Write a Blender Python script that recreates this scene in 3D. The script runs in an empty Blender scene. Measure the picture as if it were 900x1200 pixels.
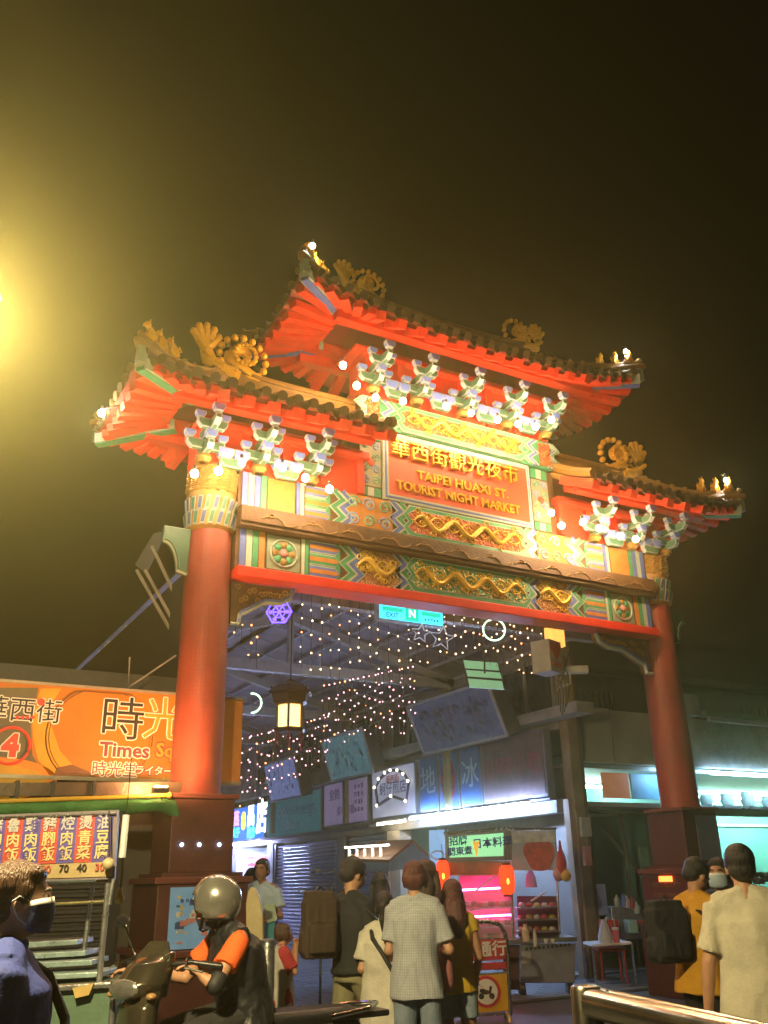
import bpy, bmesh, math, random
from mathutils import Vector, Matrix, noise, Euler
PI = math.pi
R = math.radians
random.seed(7)
sc = bpy.context.scene
COL = sc.collection

# ------------------------------------------------------------------ camera
CAM = Vector((-3.13, -9.56, 1.5))
TH, PITCH, ROLL, F = R(60.3), R(22.4), R(-1.2), 1045.0
RV = Vector((math.sin(TH), -math.cos(TH), 0)); WV = Vector((math.cos(TH), math.sin(TH), 0)); ZV = Vector((0, 0, 1))
FW = WV * math.cos(PITCH) + ZV * math.sin(PITCH)
UP0 = -WV * math.sin(PITCH) + ZV * math.cos(PITCH)
RT = RV * math.cos(ROLL) + UP0 * math.sin(ROLL)
UPV = UP0 * math.cos(ROLL) - RV * math.sin(ROLL)
cd = bpy.data.cameras.new('camera'); cam = bpy.data.objects.new('camera', cd); COL.objects.link(cam)
cam.matrix_world = Matrix(((RT.x, UPV.x, -FW.x, CAM.x), (RT.y, UPV.y, -FW.y, CAM.y), (RT.z, UPV.z, -FW.z, CAM.z), (0, 0, 0, 1)))
cd.sensor_fit = 'VERTICAL'; cd.sensor_height = 24.0; cd.lens = F / 1200 * 24.0
cd.clip_start = 0.05; cd.clip_end = 2000
sc.camera = cam

def ray(u, v): return FW + RT * ((u - 450) / F) - UPV * ((v - 600) / F)
def at(u, v, x=None, y=None, z=None, d=None):
    """photo pixel -> world point on the plane x=, y=, z= or at horizontal forward distance d"""
    r = ray(u, v)
    if x is not None: t = (x - CAM.x) / r.x
    elif y is not None: t = (y - CAM.y) / r.y
    elif z is not None: t = (z - CAM.z) / r.z
    else: t = d / r.dot(WV)
    return CAM + r * t

# ------------------------------------------------------------------ world, exposure
w = bpy.data.worlds.new('World'); sc.world = w; w.use_nodes = True
nt = w.node_tree; bg = nt.nodes['Background']
sky = nt.nodes.new('ShaderNodeTexSky'); sky.sky_type = 'NISHITA'; sky.sun_disc = False
sky.sun_elevation = R(-6); sky.sun_rotation = R(200)
addn = nt.nodes.new('ShaderNodeMix'); addn.data_type = 'RGBA'; addn.blend_type = 'ADD'; addn.inputs[0].default_value = 1
nt.links.new(sky.outputs[0], addn.inputs[6]); addn.inputs[7].default_value = (0.006, 0.007, 0.004, 1)
nt.links.new(addn.outputs[2], bg.inputs[0]); bg.inputs[1].default_value = 0.08
sc.view_settings.view_transform = 'Standard'; sc.view_settings.look = 'None'
sc.view_settings.exposure = 1.25; sc.view_settings.gamma = 1.0
cy = sc.cycles
cy.max_bounces = 5; cy.diffuse_bounces = 3; cy.glossy_bounces = 2; cy.transmission_bounces = 3; cy.transparent_max_bounces = 8
cy.volume_bounces = 0; cy.sample_clamp_indirect = 4.0; cy.caustics_reflective = False; cy.caustics_refractive = False
cy.use_denoising = True; cy.use_light_tree = True

# ------------------------------------------------------------------ helpers
MATS = {}
def M(name, col=(.5, .5, .5), rough=.6, metal=0., var=.18, scale=6., bump=.15, emit=0., ecol=None, alpha=None, trans=0., dirt=0., sample=True):
    if name in MATS: return MATS[name]
    m = bpy.data.materials.new(name); m.use_nodes = True; MATS[name] = m
    n = m.node_tree.nodes; l = m.node_tree.links; b = n['Principled BSDF']
    b.inputs['Roughness'].default_value = rough; b.inputs['Metallic'].default_value = metal
    b.inputs['Base Color'].default_value = (*col, 1)
    if trans: b.inputs['Transmission Weight'].default_value = trans
    if alpha is not None: b.inputs['Alpha'].default_value = alpha
    if var > 0 or bump > 0:
        tc = n.new('ShaderNodeTexCoord'); nz = n.new('ShaderNodeTexNoise')
        nz.inputs['Scale'].default_value = scale; nz.inputs['Detail'].default_value = 6; nz.inputs['Roughness'].default_value = .65
        l.new(tc.outputs['Object'], nz.inputs['Vector'])
        if var > 0:
            mp = n.new('ShaderNodeMapRange'); mp.inputs[1].default_value = .25; mp.inputs[2].default_value = .75
            mp.inputs[3].default_value = 1 - var; mp.inputs[4].default_value = 1 + var
            l.new(nz.outputs[0], mp.inputs[0])
            mx = n.new('ShaderNodeMix'); mx.data_type = 'RGBA'; mx.blend_type = 'MULTIPLY'; mx.inputs[0].default_value = 1
            mx.inputs[6].default_value = (*col, 1); l.new(mp.outputs[0], mx.inputs[7])
            last = mx.outputs[2]
            if dirt > 0:
                nz2 = n.new('ShaderNodeTexNoise'); nz2.inputs['Scale'].default_value = scale * .35; nz2.inputs['Detail'].default_value = 8
                l.new(tc.outputs['Object'], nz2.inputs['Vector'])
                rp = n.new('ShaderNodeMapRange'); rp.inputs[1].default_value = .5; rp.inputs[2].default_value = .72; rp.inputs[4].default_value = dirt
                l.new(nz2.outputs[0], rp.inputs[0])
                m2 = n.new('ShaderNodeMix'); m2.data_type = 'RGBA'; l.new(rp.outputs[0], m2.inputs[0]); l.new(last, m2.inputs[6])
                m2.inputs[7].default_value = (col[0] * .3 + .01, col[1] * .28 + .01, col[2] * .25 + .008, 1); last = m2.outputs[2]
            l.new(last, b.inputs['Base Color'])
            mr = n.new('ShaderNodeMapRange'); mr.inputs[3].default_value = max(.05, rough - .12); mr.inputs[4].default_value = min(1, rough + .12)
            l.new(nz.outputs[0], mr.inputs[0]); l.new(mr.outputs[0], b.inputs['Roughness'])
        if bump > 0:
            bp = n.new('ShaderNodeBump'); bp.inputs['Strength'].default_value = bump; bp.inputs['Distance'].default_value = .02
            nb = n.new('ShaderNodeTexNoise'); nb.inputs['Scale'].default_value = scale * 5; nb.inputs['Detail'].default_value = 4
            l.new(tc.outputs['Object'], nb.inputs['Vector']); l.new(nb.outputs[0], bp.inputs['Height']); l.new(bp.outputs[0], b.inputs['Normal'])
    if emit:
        b.inputs['Emission Color'].default_value = (*(ecol or col), 1); b.inputs['Emission Strength'].default_value = emit
        if not sample: m.cycles.emission_sampling = 'NONE'
    return m

def hair_mat(name, col):
    m = M(name, col, .4, var=.4, scale=30, bump=0); n = m.node_tree.nodes; l = m.node_tree.links; b = n['Principled BSDF']
    tc = n.new('ShaderNodeTexCoord'); mp = n.new('ShaderNodeMapping'); mp.inputs['Scale'].default_value = (170, 170, 14); nz = n.new('ShaderNodeTexNoise'); nz.inputs['Scale'].default_value = 1; nz.inputs['Detail'].default_value = 3
    l.new(tc.outputs['Object'], mp.inputs[0]); l.new(mp.outputs[0], nz.inputs['Vector']); bp = n.new('ShaderNodeBump'); bp.inputs['Strength'].default_value = .9; bp.inputs['Distance'].default_value = .01
    l.new(nz.outputs[0], bp.inputs['Height']); l.new(bp.outputs[0], b.inputs['Normal']); return m
def gold_relief(name, c1, c2, c3, scale, dist=.05):
    """two colour relief: raised gilded whorls over a painted ground"""
    m = bpy.data.materials.new(name); m.use_nodes = True; MATS[name] = m
    n = m.node_tree.nodes; l = m.node_tree.links; b = n['Principled BSDF']; b.inputs['Roughness'].default_value = .45
    tc = n.new('ShaderNodeTexCoord'); v = n.new('ShaderNodeTexVoronoi'); v.inputs['Scale'].default_value = scale
    nz = n.new('ShaderNodeTexNoise'); nz.inputs['Scale'].default_value = scale * .6; nz.inputs['Detail'].default_value = 3
    add = n.new('ShaderNodeVectorMath'); sb = n.new('ShaderNodeVectorMath'); sb.operation = 'SCALE'; sb.inputs['Scale'].default_value = .3
    l.new(tc.outputs['Object'], nz.inputs['Vector']); l.new(nz.outputs['Color'], sb.inputs[0]); l.new(tc.outputs['Object'], add.inputs[0]); l.new(sb.outputs[0], add.inputs[1])
    l.new(add.outputs[0], v.inputs['Vector'])
    cr = n.new('ShaderNodeValToRGB'); e = cr.color_ramp.elements
    e[0].position = .18; e[0].color = (*c1, 1); e[1].position = .62; e[1].color = (*c3, 1); k = e.new(.4); k.color = (*c2, 1)
    l.new(v.outputs['Distance'], cr.inputs[0]); l.new(cr.outputs[0], b.inputs['Base Color'])
    bp = n.new('ShaderNodeBump'); bp.invert = True; bp.inputs['Strength'].default_value = .8; bp.inputs['Distance'].default_value = dist
    l.new(v.outputs['Distance'], bp.inputs['Height']); l.new(bp.outputs[0], b.inputs['Normal'])
    return m

def lerp(a, b, t): return a + (b - a) * t
def frame_of(a, b):
    d = (b - a).normalized(); h = ZV if abs(d.z) < .95 else Vector((1, 0, 0))
    s = d.cross(h).normalized(); return d, s, s.cross(d)
class MB:
    def __init__(s): s.v = []; s.f = []; s.m = []; s.k = 0
    def add(s, vs, fs, k=None):
        o = len(s.v); s.v += [Vector(x) for x in vs]; s.f += [tuple(i + o for i in f) for f in fs]; s.m += [s.k if k is None else k] * len(fs); return s
    def box(s, c, d, rot=None, k=None):
        c = Vector(c); h = [x / 2 for x in d]; vs = []
        for z in (-1, 1):
            for y in (-1, 1):
                for x in (-1, 1):
                    p = Vector((x * h[0], y * h[1], z * h[2])); vs.append(c + (rot @ p if rot else p))
        return s.add(vs, [(0, 2, 3, 1), (4, 5, 7, 6), (0, 1, 5, 4), (2, 6, 7, 3), (0, 4, 6, 2), (1, 3, 7, 5)], k)
    def span(s, x0, x1, y0, y1, z0, z1, k=None): return s.box(((x0 + x1) / 2, (y0 + y1) / 2, (z0 + z1) / 2), (abs(x1 - x0), abs(y1 - y0), abs(z1 - z0)), None, k)
    def bar(s, a, b, wd, ht, k=None):
        a = Vector(a); b = Vector(b); d, sd, up = frame_of(a, b)
        return s.box((a + b) / 2, (wd, (b - a).length, ht), Matrix((sd, d, up)).transposed(), k)
    def tube(s, pts, r, n=8, k=None, cap=True, flat=1.):
        pts = [Vector(p) for p in pts]; rr = r if isinstance(r, (list, tuple)) else [r] * len(pts); vs = []; fs = []
        for i, p in enumerate(pts):
            a = pts[max(0, i - 1)]; b = pts[min(len(pts) - 1, i + 1)]; d, sd, up = frame_of(a, b)
            for j in range(n):
                t = 2 * PI * j / n; vs.append(p + (sd * math.cos(t) + up * math.sin(t) * flat) * rr[i])
        for i in range(len(pts) - 1):
            for j in range(n): fs.append((i * n + j, i * n + (j + 1) % n, (i + 1) * n + (j + 1) % n, (i + 1) * n + j))
        if cap: fs.append(tuple(range(n))[::-1]); fs.append(tuple((len(pts) - 1) * n + j for j in range(n)))
        return s.add(vs, fs, k)
    def lathe(s, prof, c=(0, 0, 0), n=24, k=None):
        c = Vector(c); vs = []; fs = []
        for r, z in prof:
            for j in range(n): t = 2 * PI * j / n; vs.append(c + Vector((r * math.cos(t), r * math.sin(t), z)))
        for i in range(len(prof) - 1):
            for j in range(n): fs.append((i * n + j, i * n + (j + 1) % n, (i + 1) * n + (j + 1) % n, (i + 1) * n + j))
        fs.append(tuple(range(n))[::-1]); fs.append(tuple((len(prof) - 1) * n + j for j in range(n)))
        return s.add(vs, fs, k)
    def ball(s, c, r, n=10, k=None, rot=None):
        c = Vector(c); r = (r, r, r) if isinstance(r, (int, float)) else r; vs = []; fs = []; m = max(4, n // 2 + 1)
        for i in range(1, m):
            a = PI * i / m
            for j in range(n):
                t = 2 * PI * j / n; p = Vector((math.sin(a) * math.cos(t) * r[0], math.sin(a) * math.sin(t) * r[1], math.cos(a) * r[2])); vs.append(c + (rot @ p if rot else p))
        q = [Vector((0, 0, r[2])), Vector((0, 0, -r[2]))]; top = len(vs); vs += [c + (rot @ p if rot else p) for p in q]
        for i in range(m - 2):
            for j in range(n): fs.append((i * n + j, (i + 1) * n + j, (i + 1) * n + (j + 1) % n, i * n + (j + 1) % n))
        for j in range(n): fs.append((top, j, (j + 1) % n)); fs.append((top + 1, (m - 2) * n + (j + 1) % n, (m - 2) * n + j))
        return s.add(vs, fs, k)
    def poly(s, pts, off, k=None):
        """closed outline pts extruded by vector off"""
        n = len(pts); pts = [Vector(p) for p in pts]; off = Vector(off)
        return s.add(pts + [p + off for p in pts], [tuple(range(n)), tuple(range(2 * n - 1, n - 1, -1))] + [(i, i + n, (i + 1) % n + n, (i + 1) % n) for i in range(n)], k)
    def build(s, name, mats, parent=None, smooth=False, bevel=0., local=False):
        me = bpy.data.meshes.new(name); me.from_pydata([tuple(v) for v in s.v], [], s.f)
        for m in (mats if isinstance(mats, (list, tuple)) else [mats]): me.materials.append(m)
        me.polygons.foreach_set('material_index', s.m)
        bm = bmesh.new(); bm.from_mesh(me); bmesh.ops.recalc_face_normals(bm, faces=bm.faces); bm.to_mesh(me); bm.free()
        if smooth:
            me.polygons.foreach_set('use_smooth', [True] * len(me.polygons)); me.set_sharp_from_angle(angle=R(45))
        o = bpy.data.objects.new(name, me); COL.objects.link(o); adopt(o, parent, local)
        if bevel: b = o.modifiers.new('bevel', 'BEVEL'); b.width = bevel; b.segments = 2; b.limit_method = 'ANGLE'
        return o
def chain_inv(p):
    m = p.matrix_basis.copy() if not p.parent else chain_mat(p)
    return m.inverted()
def chain_mat(o):
    m = o.matrix_basis.copy()
    if o.parent: m = chain_mat(o.parent) @ o.matrix_parent_inverse @ m
    return m
def adopt(o, parent, local=False):
    if parent:
        o.parent = parent
        if not local: o.matrix_parent_inverse = chain_mat(parent).inverted()
def tag(o, label=None, cat=None, group=None, kind=None):
    if label: o['label'] = label
    if cat: o['category'] = cat
    if group: o['group'] = group
    if kind: o['kind'] = kind
    return o
def thing(name, label, cat, loc=(0, 0, 0), rz=0, group=None):
    o = bpy.data.objects.new(name, None); COL.objects.link(o); o.location = loc; o.rotation_euler = (0, 0, rz); o.empty_display_size = .1
    return tag(o, label, cat, group)
def inst(src, parent, loc=(0, 0, 0), rot=(0, 0, 0), scale=(1, 1, 1), name=None):
    """another object sharing src's mesh"""
    o = bpy.data.objects.new(name or src.name.split('.')[0], src.data); COL.objects.link(o)
    adopt(o, parent); o.matrix_basis = Matrix.LocRotScale(Vector(loc), Euler(rot), Vector(scale)); return o
def copy_tree(o, parent=None):
    c = o.copy(); COL.objects.link(c); c.parent = parent
    for ch in [k for k in bpy.data.objects if k.parent == o]: copy_tree(ch, c)
    return c
def struct(name, mb, m, **k): o = mb.build(name, m, **k); o['kind'] = 'structure'; return o
def text(name, s, size, m, parent, o, xd, zd, extrude=.004, bold=0., align='CENTER', sx=1., shear=0.):
    """lettering: origin o (centre), reading direction xd, up zd"""
    cu = bpy.data.curves.new(name, 'FONT'); cu.body = s; cu.size = size; cu.extrude = extrude; cu.offset = bold
    cu.align_x = align; cu.align_y = 'CENTER'; cu.resolution_u = 2; cu.shear = shear
    t = bpy.data.objects.new('tmp', cu); COL.objects.link(t); dg = bpy.context.evaluated_depsgraph_get(); dg.update()
    me = bpy.data.meshes.new_from_object(t.evaluated_get(dg)); bpy.data.objects.remove(t); me.name = name
    me.materials.clear(); me.materials.append(m)
    xd = Vector(xd).normalized(); zd = Vector(zd).normalized(); nd = xd.cross(zd)
    mt = Matrix(((xd.x * sx, zd.x, nd.x, o[0]), (xd.y * sx, zd.y, nd.y, o[1]), (xd.z * sx, zd.z, nd.z, o[2]), (0, 0, 0, 1)))
    me.transform(mt); ob = bpy.data.objects.new(name, me); COL.objects.link(ob); adopt(ob, parent); return ob
X1 = Vector((1, 0, 0)); Y1 = Vector((0, 1, 0))

# ------------------------------------------------------------------ palette
red = M('red_paint', (.64, .028, .012), .5, var=.22, scale=3, dirt=.25)
redcol = M('column_red', (.27, .05, .03), .55, var=.18, scale=5, dirt=.25, bump=.3)
maroon = M('maroon_tile', (.10, .03, .025), .5, var=.3, dirt=.3)
darkwood = M('carved_dark_beam', (.10, .05, .02), .55, var=.4, scale=12, bump=.4)
gold = M('gilding', (.95, .47, .03), .38, metal=.1, var=.2, scale=14, bump=.3)
golddull = M('old_gilding', (.30, .17, .04), .5, metal=.15, var=.3, scale=10, bump=.3, dirt=.3)
letter = M('letter_gold', (.66, .38, .04), .3, metal=.4, var=.1)
signred = M('sign_red', (.50, .07, .035), .5, var=.12)
blue = M('painted_blue', (.09, .14, .42), .5, var=.25, scale=9)
green = M('painted_green', (.05, .26, .12), .5, var=.25, scale=9)
cream = M('painted_outline', (.36, .41, .32), .5, var=.15, scale=9)
orange = M('painted_orange', (.42, .17, .035), .55, var=.25, scale=9, bump=.3)
tile = M('roof_glaze', (.085, .055, .03), .4, var=.35, scale=9, bump=.3)
tilegold = M('ridge_glaze', (.26, .13, .03), .42, var=.3, scale=9, bump=.35)
cloud = gold_relief('gilded_cloud_relief', (.72, .45, .10), (.45, .2, .05), (.28, .12, .05), 22)
dragon = gold_relief('gilded_dragon_relief', (.60, .28, .06), (.55, .16, .04), (.42, .07, .03), 15)
dragong = gold_relief('flower_relief', (.72, .52, .12), (.35, .33, .1), (.05, .24, .12), 15)
bulbm = M('hot_bulb', (1, .8, .5), emit=215, ecol=(1, .66, .36), var=0, bump=0)
whitebulb = M('white_bulb', (1, 1, 1), emit=130, ecol=(1, .95, .85), var=0, bump=0)
black = M('black_plastic', (.02, .02, .022), .45, var=.1)
steel = M('stainless', (.55, .55, .56), .25, metal=1, var=.1, scale=20, bump=.03)
grey = M('grey_paint', (.25, .26, .27), .5, dirt=.3)
white = M('white_paint', (.75, .75, .72), .5, dirt=.15)

# ------------------------------------------------------------------ the gate
gate = thing('market_gate', 'tall red and gold archway with three tiled roofs over the market street entrance', 'gate', (0, 0, 0))
GX = (-.05, 7.07); CX = 3.51
def mosaic(name, cx):
    m = M(name, (.25, .042, .024), .5, var=.2, scale=4, bump=0, dirt=.35); n = m.node_tree.nodes; l = m.node_tree.links; b = n['Principled BSDF']
    tc = n.new('ShaderNodeTexCoord'); sx = n.new('ShaderNodeSeparateXYZ'); l.new(tc.outputs['Object'], sx.inputs[0])
    s1 = n.new('ShaderNodeMath'); s1.operation = 'SUBTRACT'; s1.inputs[1].default_value = cx; l.new(sx.outputs['X'], s1.inputs[0])
    an = n.new('ShaderNodeMath'); an.operation = 'ARCTAN2'; l.new(s1.outputs[0], an.inputs[0]); l.new(sx.outputs['Y'], an.inputs[1])
    ml = n.new('ShaderNodeMath'); ml.operation = 'MULTIPLY'; ml.inputs[1].default_value = .27; l.new(an.outputs[0], ml.inputs[0])
    cb_ = n.new('ShaderNodeCombineXYZ'); l.new(ml.outputs[0], cb_.inputs[0]); l.new(sx.outputs['Z'], cb_.inputs[1])
    br_ = n.new('ShaderNodeTexBrick'); br_.offset = 0; br_.inputs['Scale'].default_value = 1; br_.inputs['Brick Width'].default_value = .045; br_.inputs['Row Height'].default_value = .045; br_.inputs['Mortar Size'].default_value = .003
    l.new(cb_.outputs[0], br_.inputs['Vector']); bp = n.new('ShaderNodeBump'); bp.inputs['Strength'].default_value = .5; bp.inputs['Distance'].default_value = .006; bp.invert = True
    l.new(br_.outputs['Fac'], bp.inputs['Height']); l.new(bp.outputs[0], b.inputs['Normal'])
    src = b.inputs['Base Color'].links[0].from_socket; mx = n.new('ShaderNodeMix'); mx.data_type = 'RGBA'; mx.blend_type = 'MULTIPLY'; mx.inputs[0].default_value = .35; l.new(src, mx.inputs[6])
    br_.inputs['Color1'].default_value = (1, 1, 1, 1); br_.inputs['Color2'].default_value = (.75, .7, .7, 1); br_.inputs['Mortar'].default_value = (.35, .3, .3, 1); l.new(br_.outputs['Color'], mx.inputs[7]); l.new(mx.outputs[2], b.inputs['Base Color'])
    return m
def pier(cx, left):
    mb = MB(); mb.lathe([(.30, 2.3), (.30, 2.34), (.265, 2.4), (.268, 3.4), (.265, 4.6), (.255, 5.3)], (cx, 0, 0), 40)
    c = mb.build('column', mosaic('column_mosaic_%s' % ('near' if left else 'far'), cx), gate, True)
    mb = MB(); mb.lathe([(.26, 5.3), (.285, 5.33), (.285, 5.7), (.29, 5.72), (.29, 6.1)], (cx, 0, 0), 32, 0)
    for row in range(2):
        for j in range(20):
            t = 2 * PI * j / 20 + row * .15; z0 = 5.34 + row * .18
            p = lambda a, z, r: (cx + r * math.cos(t + a), r * math.sin(t + a), z)
            mb.add([p(-.12, z0, .287), p(.06, z0, .287), p(.16, z0 + .17, .31), p(-.02, z0 + .17, .31), p(-.12, z0, .3), p(.06, z0, .3), p(.16, z0 + .17, .325), p(-.02, z0 + .17, .325)],
                   [(4, 5, 6, 7), (0, 1, 5, 4), (1, 2, 6, 5), (2, 3, 7, 6), (3, 0, 4, 7)], 2)
            mb.add([p(-.08, z0 + .02, .303), p(.05, z0 + .02, .303), p(.13, z0 + .15, .328), p(0, z0 + .15, .328)], [(0, 1, 2, 3)], 1 if (j + row) % 2 else 3)
    mb.build('capital', [golddull, M('capital_blue', (.05, .08, .2), .5), M('capital_outline', (.22, .26, .22), .5), M('capital_green', (.03, .13, .07), .5)], c)
    mb = MB()
    for k in range(150):
        t = k * .42; z = 5.78 + .28 * (k / 150) + .02 * math.sin(k); mb.ball((cx + .295 * math.cos(t), .295 * math.sin(t), z), (.03, .03, .022), 6)
    mb.tube([(cx + .292 * math.cos(k * .42), .292 * math.sin(k * .42), 5.78 + .28 * (k / 150)) for k in range(150)], .02, 6)
    mb.build('coiled_dragon', golddull, c, True)
    for name, a, z0, z1 in (('pedestal_top', .33, 1.6, 2.3), ('pedestal_middle', .46, .92, 1.5), ('pedestal_base', .52, 0, .86)):
        mb = MB(); mb.span(cx - a, cx + a, -a, a, z0, z1)
        mb.build(name, maroon, gate, bevel=.012)
        mb = MB(); q = a + .035; zc = z1
        mb.span(cx - q, cx + q, -q, q, zc, zc + (.06 if z1 < 2 else .05)); mb.build('pedestal_moulding', M('maroon_ledge', (.16, .045, .035), .45, dirt=.3), gate, bevel=.01)
        if z1 == 1.5: mb = MB(); mb.span(cx - a * .9, cx + a * .9, -a * .9, a * .9, 1.55, 1.6); mb.build('pedestal_step', maroon, gate)
for i, cx in enumerate(GX): pier(cx, i == 0)
# stone inscription, plaque and fixtures of the two pedestals
insm = M('faded_gilt_inscription', (.22, .10, .05), .5)
for r in range(3):
    text('inscription', ['HUAXI STREET', 'NIGHT MARKET', '1987'][r] if r else '華西街觀光夜市', .075, insm, gate, (GX[1] - .464, 0, 1.36 - r * .13), -Y1, ZV, .003)
mb = MB(); mb.span(GX[1] - .1, GX[1] + .31, -.345, -.331, 1.66, 2.24); mb.build('plaque', M('blue_grey_plaque', (.16, .18, .3), .35), gate)
mb = MB(); mb.span(GX[1] - .49, GX[1] - .462, -.12, .1, 1.40, 1.47); mb.build('niche_lamp', M('orange_niche_lamp', (1, .25, .05), emit=2.2, ecol=(1, .16, .03), var=0, bump=0), gate)
for x in (-.26, -.08, .13):
    mb = MB(); mb.ball((x, -.335, 1.86), .016, 8); mb.build('indicator_light', M('blue_led', (.3, .6, 1), emit=22, ecol=(.25, .6, 1), var=0, bump=0, sample=False), gate)

# beams with painted and gilded bands
def xs(u, v, y=-.26): return at(u, v, y=y).x
mb = MB(); mb.span(.2, 6.82, -.2, .12, 4.87, 6.12); mb.build('lintel_core', darkwood, gate)
mb = MB(); mb.span(.2, 6.82, -.30, .05, 4.76, 4.885); mb.build('red_soffit_beam', red, gate, bevel=.01)
mb = MB(); mb.span(.2, 6.84, -.33, .33, 5.375, 5.42); mb.span(.2, 6.84, -.36, .36, 5.42, 5.60); mb.span(.2, 6.84, -.33, .33, 5.6, 5.63)
mb.build('carved_beam', darkwood, gate, bevel=.008)
mb = MB()      # cloud scrolls carved on the dark beam
for i in range(12):
    x0 = .45 + i * .53; pts = []
    for k in range(15):
        a = k / 14; pts.append((x0 + a * .46, -.37, 5.47 + .045 * math.sin(a * 6.3) + (.03 if 5 < k < 9 else 0)))
    mb.tube(pts, .009, 5)
    mb.tube([(x0 + .12 + .04 * math.cos(t) * (1 - t / 9), -.37, 5.52 + .035 * math.sin(t) * (1 - t / 9)) for t in [q * .6 for q in range(11)]], .008, 5)
mb.build('beam_carving', M('carving_pale_brown', (.24, .14, .05), .5), gate)  # scrolls in a paler brown than the beam
YF = -.21
def strip(mb, pts, wd, k, y, th=.012):
    """flat painted strip along a polyline in the xz plane"""
    L = []; Rr = []
    for i, (x, z) in enumerate(pts):
        a = Vector(pts[max(0, i - 1)]); b = Vector(pts[min(len(pts) - 1, i + 1)]); t = (b - a).normalized(); n = Vector((-t.y, t.x))
        L.append((x + n.x * wd / 2, z + n.y * wd / 2)); Rr.append((x - n.x * wd / 2, z - n.y * wd / 2))
    for i in range(len(pts) - 1):
        q = [L[i], L[i + 1], Rr[i + 1], Rr[i]]
        mb.add([(a, y, b) for a, b in q] + [(a, y - th, b) for a, b in q], [(4, 5, 6, 7), (0, 1, 5, 4), (2, 3, 7, 6), (1, 2, 6, 5), (0, 3, 7, 4)], k)
def zig(x, z0, z1, flip, y=YF, wd=.10, pal=(1, 3)):
    h = z1 - z0; mb = MB()
    def path(o): return [(x + o, z0), (x + o + .13 * flip, z0 + h * .25), (x + o - .01 * flip, z0 + h * .5), (x + o + .13 * flip, z0 + h * .75), (x + o, z1)]
    for i, c in enumerate(pal):
        o = (i - .5) * (wd + .02) * flip
        strip(mb, path(o), wd, c, y - .002 * i); strip(mb, path(o + wd / 2), .016, 2, y, .02); strip(mb, path(o - wd / 2), .016, 2, y, .02)
    mb.build('zigzag_band', [orange, blue, cream, green], gate)
def panel(x0, x1, z0, z1, m, name='relief_panel', y=YF, th=.02):
    mb = MB(); mb.span(x0, x1, y - th, y + .01, z0, z1); return mb.build(name, m, gate)
def cartouche(x0, x1, z0, z1, m, y=YF, name='cartouche'):
    h = z1 - z0; q = .12; mb = MB()
    def out(g, kk): return [(x0 + q + g, 0, z0 + g), (x1 - q - g, 0, z0 + g), (x1 - g - .02, 0, z0 + h * .3), (x1 - .10 - g, 0, z0 + h * .5), (x1 - g - .02, 0, z0 + h * .7), (x1 - q - g, 0, z1 - g), (x0 + q + g, 0, z1 - g), (x0 + g + .02, 0, z0 + h * .7), (x0 + .10 + g, 0, z0 + h * .5), (x0 + g + .02, 0, z0 + h * .3)]
    for g, k, t in ((.0, 2, .024), (.014, 3, .028), (.06, 2, .032), (.072, 0, .036)):
        mb.poly([(a, y, c) for a, b, c in out(g, k)], (0, -t, 0), k)
    o = mb.build(name, [m, blue, cream, green], gate)
    return o
def swirl(mb, cx, cz, r, s, y, k=0, turns=1.4, th=.011):
    pts = []
    for i in range(16):
        a = i / 15; t = a * turns * 2 * PI; rr = r * (1 - a * .8); pts.append((cx + s * rr * math.cos(t), y, cz + rr * math.sin(t)))
    mb.tube(pts, th, 5, k)
def dragon_coil(x0, x1, z0, z1, y, m, name='dragon_relief'):
    mb = MB(); n_ = 46; h = (z1 - z0); pts = []; 
    for i in range(n_): t = i / (n_ - 1); pts.append((lerp(x0, x1, t), y - .02, (z0 + z1) / 2 + h * .2 * math.sin(t * (x1 - x0) / h * 5.2)))
    mb.tube([(a, b + .008, 2 * ((z0 + z1) / 2) - c + h * .05) for a, b, c in pts], .011, 5)
    for i in range(1, n_ - 1):
        p = pts[i]; mb.tube([(p[0], p[1] - .015, p[2]), (p[0] + .012, p[1] - .02, p[2] + h * .11)], [.010, .003], 4)
    mb.tube(pts, [.012 + .024 * math.sin(PI * i / (n_ - 1)) ** .5 for i in range(n_)], 6)
    rnd = random.Random(int(x0 * 100))
    for i in range(2, n_ - 2, 2):
        p = pts[i]; s_ = 1 if i % 4 else -1; swirl(mb, p[0], p[2] + s_ * h * .2, h * .13, s_, y - .012, 0, 1.1, .009)
    return mb.build(name, m, gate)
def scrolls(x0, x1, z0, z1, y=YF, ground=orange, cols=2, rows=2):
    panel(x0, x1, z0, z1, ground, 'scroll_ground', y, .012)
    mb = MB(); dx = (x1 - x0) / cols; dz = (z1 - z0) / rows; r = min(dx, dz) * .42
    for i in range(cols):
        for j in range(rows):
            s = 1 if (i + j) % 2 else -1; cx = x0 + (i + .5) * dx; cz = z0 + (j + .5) * dz
            swirl(mb, cx, cz, r, s, y - .02, (i + j) % 2); swirl(mb, cx, cz, r * .72, -s, y - .02, 2, .8, .008)
    mb.build('scrollwork', [M('scroll_blue', (.2, .3, .5), .5), M('scroll_green', (.15, .36, .22), .5), cream], gate)
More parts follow.
